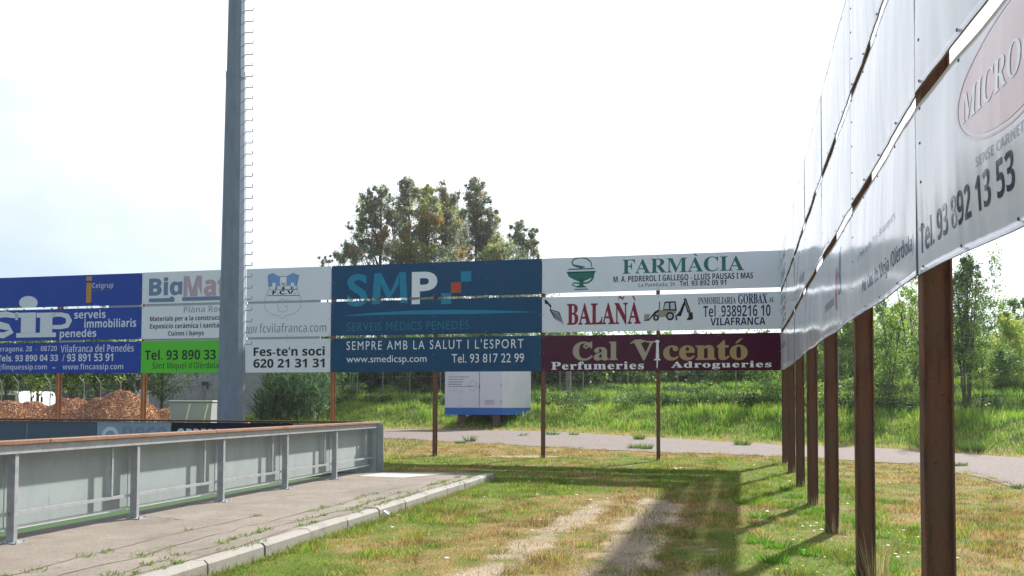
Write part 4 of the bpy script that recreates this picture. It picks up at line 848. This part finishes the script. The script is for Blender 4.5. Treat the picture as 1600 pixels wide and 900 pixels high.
# skip
sk = empty('waste_skip', (pz(305, 29), 29, 0), 'open grey metal skip standing in front of the wood chips', 'skip')
kx0, kx1 = pz(272, 29), pz(338, 29); skm = mat('pale grey skip paint', (.27, .285, .28), .6, noise=[((.25, .29, .31), 4, .4, .7, None)])
mb = MB(); zt = 1.60; ins = .12
o4 = [(kx0, 28.6), (kx1, 28.6), (kx1, 30.3), (kx0, 30.3)]; vs = [(x, y, z) for z in (.0, zt) for x, y in [(a + (ins if a == kx0 and z == 0 else -ins if a == kx1 and z == 0 else 0), b) for a, b in o4]]
vi = [(a + (.05 if a == kx0 else -.05), b + (.05 if b < 29 else -.05), z) for z in (.1, zt) for a, b in o4]
mb.add(vs, [(0, 1, 5, 4), (1, 2, 6, 5), (2, 3, 7, 6), (3, 0, 4, 7), (3, 2, 1, 0)]); mb.add(vi, [(4, 5, 1, 0), (5, 6, 2, 1), (6, 7, 3, 2), (7, 4, 0, 3), (0, 1, 2, 3)]); mb.build('body', skm, sk)
for (a, b_) in (((kx0, 28.58), (kx1, 28.58)), ((kx0, 30.3), (kx1, 30.3)), ((kx0, 28.58), (kx0, 30.3)), ((kx1, 28.58), (kx1, 30.3))): MB().tube([(a[0], a[1], zt), (b_[0], b_[1], zt)], .035, 6).build('rim', skm, sk)
for t in (.38, .8): x = kx0 + (kx1 - kx0) * t; MB().obox((x, 28.585, .8), (.025, 0, 0), (0, .012, 0), (.16, 0, .72)).build('rib', M['trim'], sk)

# ------------------------------------------------------------------ wood chip heaps
chipm = mat('wood chips', (.4, .2, .1), .85, tint=True, spec=.2)
def heaps(x, y):
    h = 0
    for (px, D, hh, rx, ry) in ((-30, 31, 1.62, 3.2, 2.4), (12, 31, 1.55, 2.6, 2.2), (52, 31.5, 1.62, 1.5, 1.8), (82, 31, 1.3, 1.8, 2), (112, 31.5, 1.68, 1.9, 2), (158, 31.5, 1.70, 1.6, 2), (192, 31, 1.95, 1.9, 2.2), (222, 31, 1.4, 1.7, 2), (262, 31.5, 1.32, 2.2, 1.8), (305, 33, 1.45, 2.0, 1.6), (338, 33, 1.5, 1.6, 1.7)):
        cx_ = pz(px, D); d = np.hypot((x - cx_) / rx, (y - D) / ry); h = np.maximum(h, hh * np.clip(1.12 - d, 0, 1) ** .62)
    return h * (1 + .16 * (fbm(x, y, 1.6, 3) - .5)) + .05 * (fbm(x, y, 6, 2) - .5) - .04
hx = np.linspace(pz(-110, 31), pz(380, 31), 150); hy = np.linspace(28.6, 34.6, 60); X, Y = np.meshgrid(hx, hy); xf, yf = X.ravel(), Y.ravel(); zf = heaps(xf, yf)
ii = np.arange(len(xf)).reshape(60, 150); Q = np.stack([ii[:-1, :-1], ii[:-1, 1:], ii[1:, 1:], ii[1:, :-1]], -1).reshape(-1, 4)
n = 85000; cx_ = rng.uniform(hx[0], hx[-1], n); cy_ = rng.uniform(28.6, 33, n); cz_ = heaps(cx_, cy_); keep = (cz_ > .1) & ~((cx_ > kx0 - .1) & (cx_ < kx1 + .1) & (cy_ < 30.5)); cx_, cy_, cz_ = cx_[keep], cy_[keep], cz_[keep]; n = len(cx_)
P = np.stack([cx_, cy_, cz_ + .02], 1); ax = rng.normal(size=(n, 3)); ax /= np.linalg.norm(ax, axis=1)[:, None]; b_ = np.cross(ax, rng.normal(size=(n, 3))); b_ /= np.linalg.norm(b_, axis=1)[:, None]
l_ = rng.uniform(.010, .045, n)[:, None]; Vc = np.stack([P - ax * l_, P + b_ * l_ * .5, P + ax * l_, P - b_ * l_ * .5], 1).reshape(-1, 3)
pal = np.array([(.60, .36, .20), (.46, .24, .12), (.24, .11, .06), (.68, .48, .30), (.52, .29, .15)]); tc_ = pal[rng.integers(0, 5, n)] * rng.uniform(.7, 1.15, (n, 1))
Vh = np.stack([xf, yf, zf], 1); th = np.tile(np.array([(.36, .19, .10)]), (len(Vh), 1))
put(tri_mesh('wood_chips', np.concatenate([Vh, Vc]), np.concatenate([Q, np.arange(n * 4).reshape(-1, 4) + len(Vh)]), chipm, tint=np.concatenate([th, np.repeat(tc_, 4, 0)]), quads=True), 'heaps of orange brown wood chips behind the pitch end', 'wood chips', None, 'stuff')

# ------------------------------------------------------------------ white monitoring cabin
CY = 43.0; c0 = at(695, 648, CY); zc = at(740, 637, CY).z; zbb = at(740, 648, CY).z; wx0, wx1 = at(695, 640, CY).x, at(785, 640, CY).x; sx1 = at(829, 640, CY + 2.2).x
cab = empty('white_cabin', (c0.x, CY, zbb - .1), 'white site cabin with blue base band, seen under the petrol blue sign', 'cabin')
cw = mat('white cabin paint', (.60, .60, .66), .5, noise=[((.52, .52, .58), 2, .5, .8, (1, 1, .3))]); ctop = zbb + 2.75
fr = Vector((wx0, CY, 0)); fx = Vector((wx1, CY - .35, 0)); sd = Vector((sx1, CY + 1.9, 0))
def wallq(a, b, z0, z1, th, nm_, m, par, push=0):
    d = (b - a).normalized(); n_ = Vector((d.y, -d.x, 0)); return MB().obox((a + b) / 2 + n_ * (push - th / 2) + Vector((0, 0, (z0 + z1) / 2)), d * ((b - a).length / 2), n_ * th / 2, Vector((0, 0, (z1 - z0) / 2))).build(nm_, m, par)
bkv = fr + (sd - fx)
wallq(fr, fx, zc, ctop, .05, 'wall', cw, cab); wallq(fx, sd, zc, ctop, .05, 'wall', cw, cab); wallq(bkv, fr, zc, ctop, .05, 'wall', cw, cab); wallq(sd, bkv, zc, ctop, .05, 'wall', cw, cab)
for a, b_ in ((fr, fx), (fx, sd), (bkv, fr), (sd, bkv)): wallq(a, b_, zbb, zc - .004, .06, 'base_band', I['bandblue'], cab, .004)
mb = MB(); mb.add([(p.x, p.y, z) for z in (ctop, ctop + .08) for p in (fr, fx, sd, bkv)], [(3, 2, 1, 0), (4, 5, 6, 7), (0, 1, 5, 4), (1, 2, 6, 5), (2, 3, 7, 6), (3, 0, 4, 7)]); mb.build('roof', M['trim'], cab)
df = (fx - fr).normalized(); nfc = Vector((df.y, -df.x, 0)); WL = (fx - fr).length
for t in (.60,): wallq(fr + df * (WL * t - .012), fr + df * (WL * t + .012), zc + .02, ctop - .02, .01, 'door_joint', M['dark'], cab, .008)
dr = wallq(fr + df * (WL * .615), fr + df * (WL * .975), zc + .04, ctop - .05, .02, 'door', cw, cab, .012); wallq(fr + df * (WL * .595), fr + df * (WL * .61), zc + 1.0, zc + 1.15, .03, 'handle', M['dark'], dr, .04)
cm_ = lambda s, z, o: Vector(((fr + df * s + nfc * (.004 + o)).x, (fr + df * s + nfc * (.004 + o)).y, z))
wl = [o for o in cab.children if o.name.startswith('wall')][0]
hh = ctop - zc
for zq in (.25, 1.1, 1.9): wallq(fr + df * (WL * .968), fr + df * (WL * .990), zc + zq, zc + zq + .14, .02, 'hinge', M['galv'], dr, .03)
for i in range(5): wallq(fr + df * (WL * .70), fr + df * (WL * .86), zc + .18 + i * .05, zc + .205 + i * .05, .015, 'vent_slat', M['galv'], dr, .028)
for i, (t_, x0_, x1_) in enumerate((('Xarxa de vigilància', .08, .56), ('i previsió de la', .08, .44), ('contaminació', .08, .42), ('atmosfèrica', .08, .38), ('de Catalunya (XVPCA)', .08, .64))):
    zt_ = zc + 1.62 - i * .125; print_on(wl, T(t_.replace('è', 'e'), (x0_ * WL * .75, x1_ * WL * .75, zt_ - .07, zt_), 'sb'), 'navy', 0, 9, 1, 'lettering', cm_)
print_on(wl, T('Generalitat de Catalunya', (.07 * WL, .33 * WL, zc + .86, zc + .91), 's'), 'grey', 0, 9, 1, 'lettering', cm_)
print_on(wl, T("Departament de Medi Ambient", (.09 * WL, .34 * WL, zc + .77, zc + .82), 's'), 'grey', 0, 9, 1, 'lettering', cm_)
ring = join2d(*[poly2d(ell(.485 * WL + .2 * math.cos(a), zc + 1.12 + .26 * math.sin(a), .018, .018, 8)) for a in np.linspace(0, 2 * PI, 15)[:-1]])
print_on(wl, ring, 'navy', 0, 9, 1, 'emblem', cm_); print_on(wl, T('qualitat aire', (.41 * WL, .56 * WL, zc + 1.09, zc + 1.15), 'sb'), 'grey', 0, 9, 1, 'lettering', cm_)
wl2 = [o for o in cab.children if o.name.startswith('wall')][1]; ds = (sd - fx).normalized(); ns_ = Vector((ds.y, -ds.x, 0)); WS = (sd - fx).length
sm_ = lambda s, z, o: Vector(((fx + ds * s + ns_ * (.004 + o)).x, (fx + ds * s + ns_ * (.004 + o)).y, z))
print_on(wl2, join2d(*[poly2d(ell(.5 * WS + .26 * math.cos(a), zc + 1.15 + .28 * math.sin(a), .02, .02, 8)) for a in np.linspace(0, 2 * PI, 13)[:-1]]), 'grey', 0, 9, 1, 'emblem', sm_)
for a in (.2, .8): q = fr + (fx - fr) * a + ds * .5; MB().box(q.x - .2, q.x + .2, q.y - .2, q.y + .2, g(q.x, q.y) - .2, zbb).build('foot', M['darkrail'], cab)

# ------------------------------------------------------------------ grass
def blades(n, xr, yr, hfun, wbase, name, label, keepf, colf, lean=.6, cat='grass'):
    x = rng.uniform(*xr, n); y = rng.uniform(*yr, n)
    k_ = keepf(x, y); x, y = x[k_], y[k_]; n = len(x); z = gz(x, y) - .01
    h = hfun(x, y) * rng.uniform(.5, 1.3, n); a = rng.uniform(0, 2 * PI, n); le = lean * h * rng.uniform(.1, 1, n)
    wv = wbase(x, y) * rng.uniform(.6, 1.3, n); b = rng.uniform(0, 2 * PI, n)
    dx, dy = np.cos(b) * wv / 2, np.sin(b) * wv / 2
    V = np.stack([np.stack([x - dx, y - dy, z], 1), np.stack([x + dx, y + dy, z], 1), np.stack([x + np.cos(a) * le, y + np.sin(a) * le, z + h], 1)], 1).reshape(-1, 3)
    C_ = colf(x, y); o = tri_mesh(name, V, np.arange(len(V)).reshape(-1, 3), M['blade'], tint=np.repeat(C_, 3, 0)); return put(o, label, cat, None, 'stuff')
def lawncol(x, y):
    bare, dry, n2, n3 = masks(x, y); n = len(x); r = rng.random(n); pt = fbm(x + 5, y + 60, 5.5, 3); dry = np.clip(dry + 1.5 * (pt - .5), 0, 1)
    isdry = r < np.clip(dry * .80 + .12, 0, .88)
    gcl = np.array([(.19, .31, .03), (.28, .37, .05), (.11, .21, .022)])[rng.integers(0, 3, n)]; dcl = np.array([(.38, .27, .095), (.36, .18, .07), (.46, .37, .17), (.28, .15, .06)])[rng.integers(0, 4, n)]
    return np.where(isdry[:, None], dcl, gcl) * rng.uniform(.5, 1.35, (n, 1)) * (.72 + .56 * sstep(.3, .7, fbm(x, y + 33, 3.1, 3)))[:, None]
def lawnkeep(x, y):
    bare, dry, n2, n3 = masks(x, y); r = rng.random(len(x))
    ok = ((x > krb(y) + .03) | (y > YE + .15)) & (x > bar(np.minimum(y, 18.2)) + .05 - 30 * (y > 19.9)) & (r > bare * .88)
    dens = np.clip((9.5 / np.maximum(y, 5)) ** 1.3, .1, 1); ok &= rng.random(len(x)) < dens
    ok &= np.abs(x) < y * .68 + 2
    tn = sdist(x, y, NEAR) + 1.1 * (n2 - .5) + .5 * (n3 - .5); ok &= (tn < .25 + .25 * rng.random(len(x))); return ok
blades(900000, (-3.6, 11.5), (5.2, 34), lambda x, y: .030 + .06 * sstep(.42, .75, fbm(x, y, 2.6, 3)), lambda x, y: .005 + .00042 * y, 'lawn_grass', 'short patchy green and dry grass in front of the signs', lawnkeep, lawncol, 1.0)
# long grass on the bank
def bankkeep(x, y):
    t = sdist(x, y, FAR) + .8 * (fbm(x, y, 1.5, 2) - .5); return (t > -.1) & (t < 24) & (np.abs(x) < y * .66 + 2) & (x > -15) & (rng.random(len(x)) < np.clip((36 / np.maximum(y, 20)) ** 1.4, 0, 1))
def bankcol(x, y):
    n1 = fbm(x + 7, y, .35, 3); n2 = fbm(x, y + 30, 1.4, 3); t = sdist(x, y, FAR); n = len(x)
    pal_ = np.array([(.17, .36, .035), (.27, .46, .05), (.40, .50, .08), (.07, .15, .025), (.46, .38, .16)])
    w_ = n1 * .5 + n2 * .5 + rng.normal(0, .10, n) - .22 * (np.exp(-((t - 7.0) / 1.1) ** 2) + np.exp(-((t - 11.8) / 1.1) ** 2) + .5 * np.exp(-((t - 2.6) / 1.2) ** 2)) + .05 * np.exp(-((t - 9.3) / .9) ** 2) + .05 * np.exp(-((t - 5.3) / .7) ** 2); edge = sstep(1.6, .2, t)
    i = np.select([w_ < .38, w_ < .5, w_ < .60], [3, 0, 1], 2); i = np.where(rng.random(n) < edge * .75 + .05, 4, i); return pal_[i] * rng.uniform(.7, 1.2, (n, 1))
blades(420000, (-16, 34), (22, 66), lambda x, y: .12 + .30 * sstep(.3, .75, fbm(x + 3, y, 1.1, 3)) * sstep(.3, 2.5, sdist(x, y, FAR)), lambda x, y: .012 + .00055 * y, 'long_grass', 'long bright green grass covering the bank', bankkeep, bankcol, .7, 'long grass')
# verge and waste ground left of the track
def vergekeep(x, y): return (sdist(x, y, NEAR) < .1) & (y > 26) & (x < -3.4) & (x > -14) | ((sdist(x, y, FAR) > 0) & (x < -12))
blades(60000, (-26, -3), (26, 56), lambda x, y: .10 + 0 * x, lambda x, y: .035 + 0 * x, 'verge_grass', 'dry and green grass between the pitch end and the slope', vergekeep, lambda x, y: np.where((rng.random(len(x)) < .45)[:, None], np.array([(.33, .26, .12)]), np.array([(.13, .22, .035)])) * rng.uniform(.7, 1.2, (len(x), 1)), .8)
# tufts of weeds: in the pavement cracks, on the track, tall dry stalks at posts
def tufts(name, label, spots, cols, wd, cat='weeds', lean=1.2):
    V = []; C_ = []
    for (x, y, r, h, n, zz) in spots:
        z0 = g(x, y) if zz is None else zz
        for _ in range(n):
            a = random.uniform(0, 2 * PI); q = r * random.random() ** .6; b = random.uniform(0, 2 * PI); px_, py_ = x + math.cos(a) * q, y + math.sin(a) * q * .8; hh_ = h * random.uniform(.4, 1.2); w_ = wd * random.uniform(.6, 1.4)
            V += [(px_ - math.cos(b) * w_, py_ - math.sin(b) * w_, z0), (px_ + math.cos(b) * w_, py_ + math.sin(b) * w_, z0), (px_ + math.cos(a) * hh_ * lean * random.random(), py_ + math.sin(a) * hh_ * lean * random.random(), z0 + hh_)]
            c_ = np.array(random.choice(cols)) * random.uniform(.7, 1.2); C_ += [c_] * 3
    return put(tri_mesh(name, np.array(V), np.arange(len(V)).reshape(-1, 3), M['blade'], tint=np.array(C_)), label, cat, None, 'stuff')
sp_ = []
for ck, pr_ in zip(cracks[:4], (.10, .42, .5, .62)):
    for (x, y) in ck[::2]:
        if fbm(np.array([x * 3]), np.array([y * 1.1]), 1, 2)[0] + random.uniform(-.12, .12) > .62 - pr_ * .32 and y < 17.2: sp_.append((x + random.uniform(-.05, .05), y, random.uniform(.04, .13), .035, random.randint(14, 42), PZ + .003))
tufts('pavement_weeds', 'green weeds growing in the pavement cracks and along the kerb', sp_, [(.12, .26, .03), (.17, .30, .05), (.30, .30, .12)], .007)
sp_ = [(krb(y) + .06 + random.uniform(0, .08), y, .07, .07, 26, None) for y in np.arange(5.5, 17.7, .13)]
tufts('kerb_grass', 'grass fringe growing against the kerb face', sp_, [(.12, .25, .03), (.2, .26, .06), (.36, .30, .14)], .006, 'grass')
sp_ = []
for px, Yd, n_, h in ((1356, 7.9, 90, .5), (1303, 10.8, 60, .28), (1271, 13.7, 40, .2), (1251, 16.7, 30, .2), (1463, 5.0, 10, .25), (1238, 19.6, 30, .2), (1226, 22.5, 30, .2), (1028, 23.4, 24, .15), (848, 24.1, 24, .15), (679, 24.9, 24, .15)):
    sp_.append((pz(px, Yd) - .02, Yd - .16, .12, h, n_, None))
tufts('dry_stalks', 'tall pale dry grass stalks at the feet of the right-hand posts', sp_, [(.52, .42, .24), (.42, .32, .16)], .0035, 'dry grass', .35)
sp_ = [(pz(px, D), D, r, h, n_, None) for px, D, r, h, n_ in ((1492, 21.5, .35, .22, 260), (863, 37, .4, .4, 160), (896, 37, .3, .3, 120), (1000, 34, .3, .55, 160), (816, 36, .25, .2, 80), (993, 29, .35, .35, 160), (1010, 28.5, .25, .4, 120), (820, 37.2, .3, .18, 100), (1519, 27.5, .4, .7, 420), (1440, 30, .3, .3, 150), (1596, 16.3, .3, .15, 160), (735, 32.5, .25, .5, 90), (720, 31.6, .3, .2, 120), (1160, 30.8, .4, .5, 160))]
tufts('track_weeds', 'green weed tufts growing on and beside the gravel track', [(a, b, c * .7, d * .55, e, f) for a, b, c, d, e, f in sp_], [(.10, .20, .04), (.15, .24, .05), (.07, .14, .03)], .014)
sp_ = [(x, y, .16, .10, 110, None) for x, y in [(random.uniform(2.4, 4.2) + .27 * (y0 - 8) - .2, y0) for y0 in np.arange(6.6, 17, .42)]]
tufts('clover_tufts', 'lusher green tufts scattered through the lawn near the right-hand posts', sp_, [(.09, .25, .02), (.14, .32, .03)], .006, 'grass')
# white flowers and stones
def bits(name, label, n, area, size, cols, cat, zoff=.02, flat=.5):
    V = []; Fq = []; C_ = []
    for _ in range(n):
        x, y, = area(); z0 = g(x, y) + zoff * random.random(); s_ = size * random.uniform(.4, 1.4) * (1 + y * .03); c_ = np.array(random.choice(cols)); b0 = len(V); k_ = 5
        for j in range(k_): a = 2 * PI * j / k_ + random.random() * .6; V.append((x + math.cos(a) * s_, y + math.sin(a) * s_, z0))
        V.append((x, y, z0 + s_ * flat)); C_ += [c_] * (k_ + 1)
        Fq += [(b0 + j, b0 + (j + 1) % k_, b0 + k_) for j in range(k_)]
    return put(tri_mesh(name, np.array(V), np.array(Fq), M['stone'], tint=np.array(C_)), label, cat, None, 'stuff')
M['stone'] = mat('pebbles and petals', (.5, .5, .5), .8, tint=True)
def ar1():
    y = random.uniform(6, 11.5); return random.uniform(2.6, 4.6) + .277 * (y - 8) , y
bits('wildflowers', 'small white wildflowers in the grass around the nearest posts', 65, ar1, .013, [(.75, .72, .74), (.7, .62, .66)], 'flowers', .06, .2)
bits('yellow_flowers', 'tiny yellow flowers in the grass left of the near posts', 26, lambda: (random.uniform(1.8, 3.0), random.uniform(6.4, 8.6)), .010, [(.7, .5, .03)], 'flowers', .05, .3)
def ar2():
    y = 6 + 9.5 * random.random() ** 1.3
    while True:
        x = random.uniform(-1.5, 3.6); 
        if random.random() < masks(np.array([x]), np.array([y]))[0][0] * .9 + .06: return x, y
        y = 6 + 9.5 * random.random() ** 1.3
bits('pebbles', 'loose pale gravel in the worn wheel ruts', 6500, ar2, .007, [(.36, .30, .22), (.27, .22, .155), (.46, .40, .32), (.15, .125, .095)], 'gravel', .002, .6)
bits('litter_stones', 'scattered pale stones and scraps on the grass', 90, lambda: (random.uniform(-2, 8), random.uniform(7, 28)), .02, [(.62, .6, .58), (.5, .47, .42)], 'stones', .01, .5)
# the scrap by the kerb
q = at(603, 801, 11.9); put(MB().add([(q.x - .06, 11.9, .0), (q.x + .05, 11.88, .0), (q.x + .06, 11.95, .03), (q.x - .02, 11.97, .055), (q.x - .03, 11.9, .05)], [(0, 1, 2, 3, 4), (4, 3, 0), (1, 0, 3, 2)]).build('paper_scrap', M['trim']), 'crumpled pale scrap lying on the grass beside the kerb', 'litter')

if TX: c_ = TX[0].data; bpy.data.objects.remove(TX[0]); bpy.data.curves.remove(c_)

hz = MB().box(-70, 75, -8, 105, -3.5, 26).build('haze', [])
hm = bpy.data.materials.new('haze'); hm.use_nodes = True; n_ = hm.node_tree.nodes; n_.clear(); o_ = n_.new('ShaderNodeOutputMaterial'); v_ = n_.new('ShaderNodeVolumePrincipled')
v_.inputs['Color'].default_value = (.93, .95, 1, 1); v_.inputs['Density'].default_value = .00035; v_.inputs['Anisotropy'].default_value = .35; hm.node_tree.links.new(v_.outputs[0], o_.inputs['Volume']); hz.data.materials.append(hm); put(hz, kind='stuff')
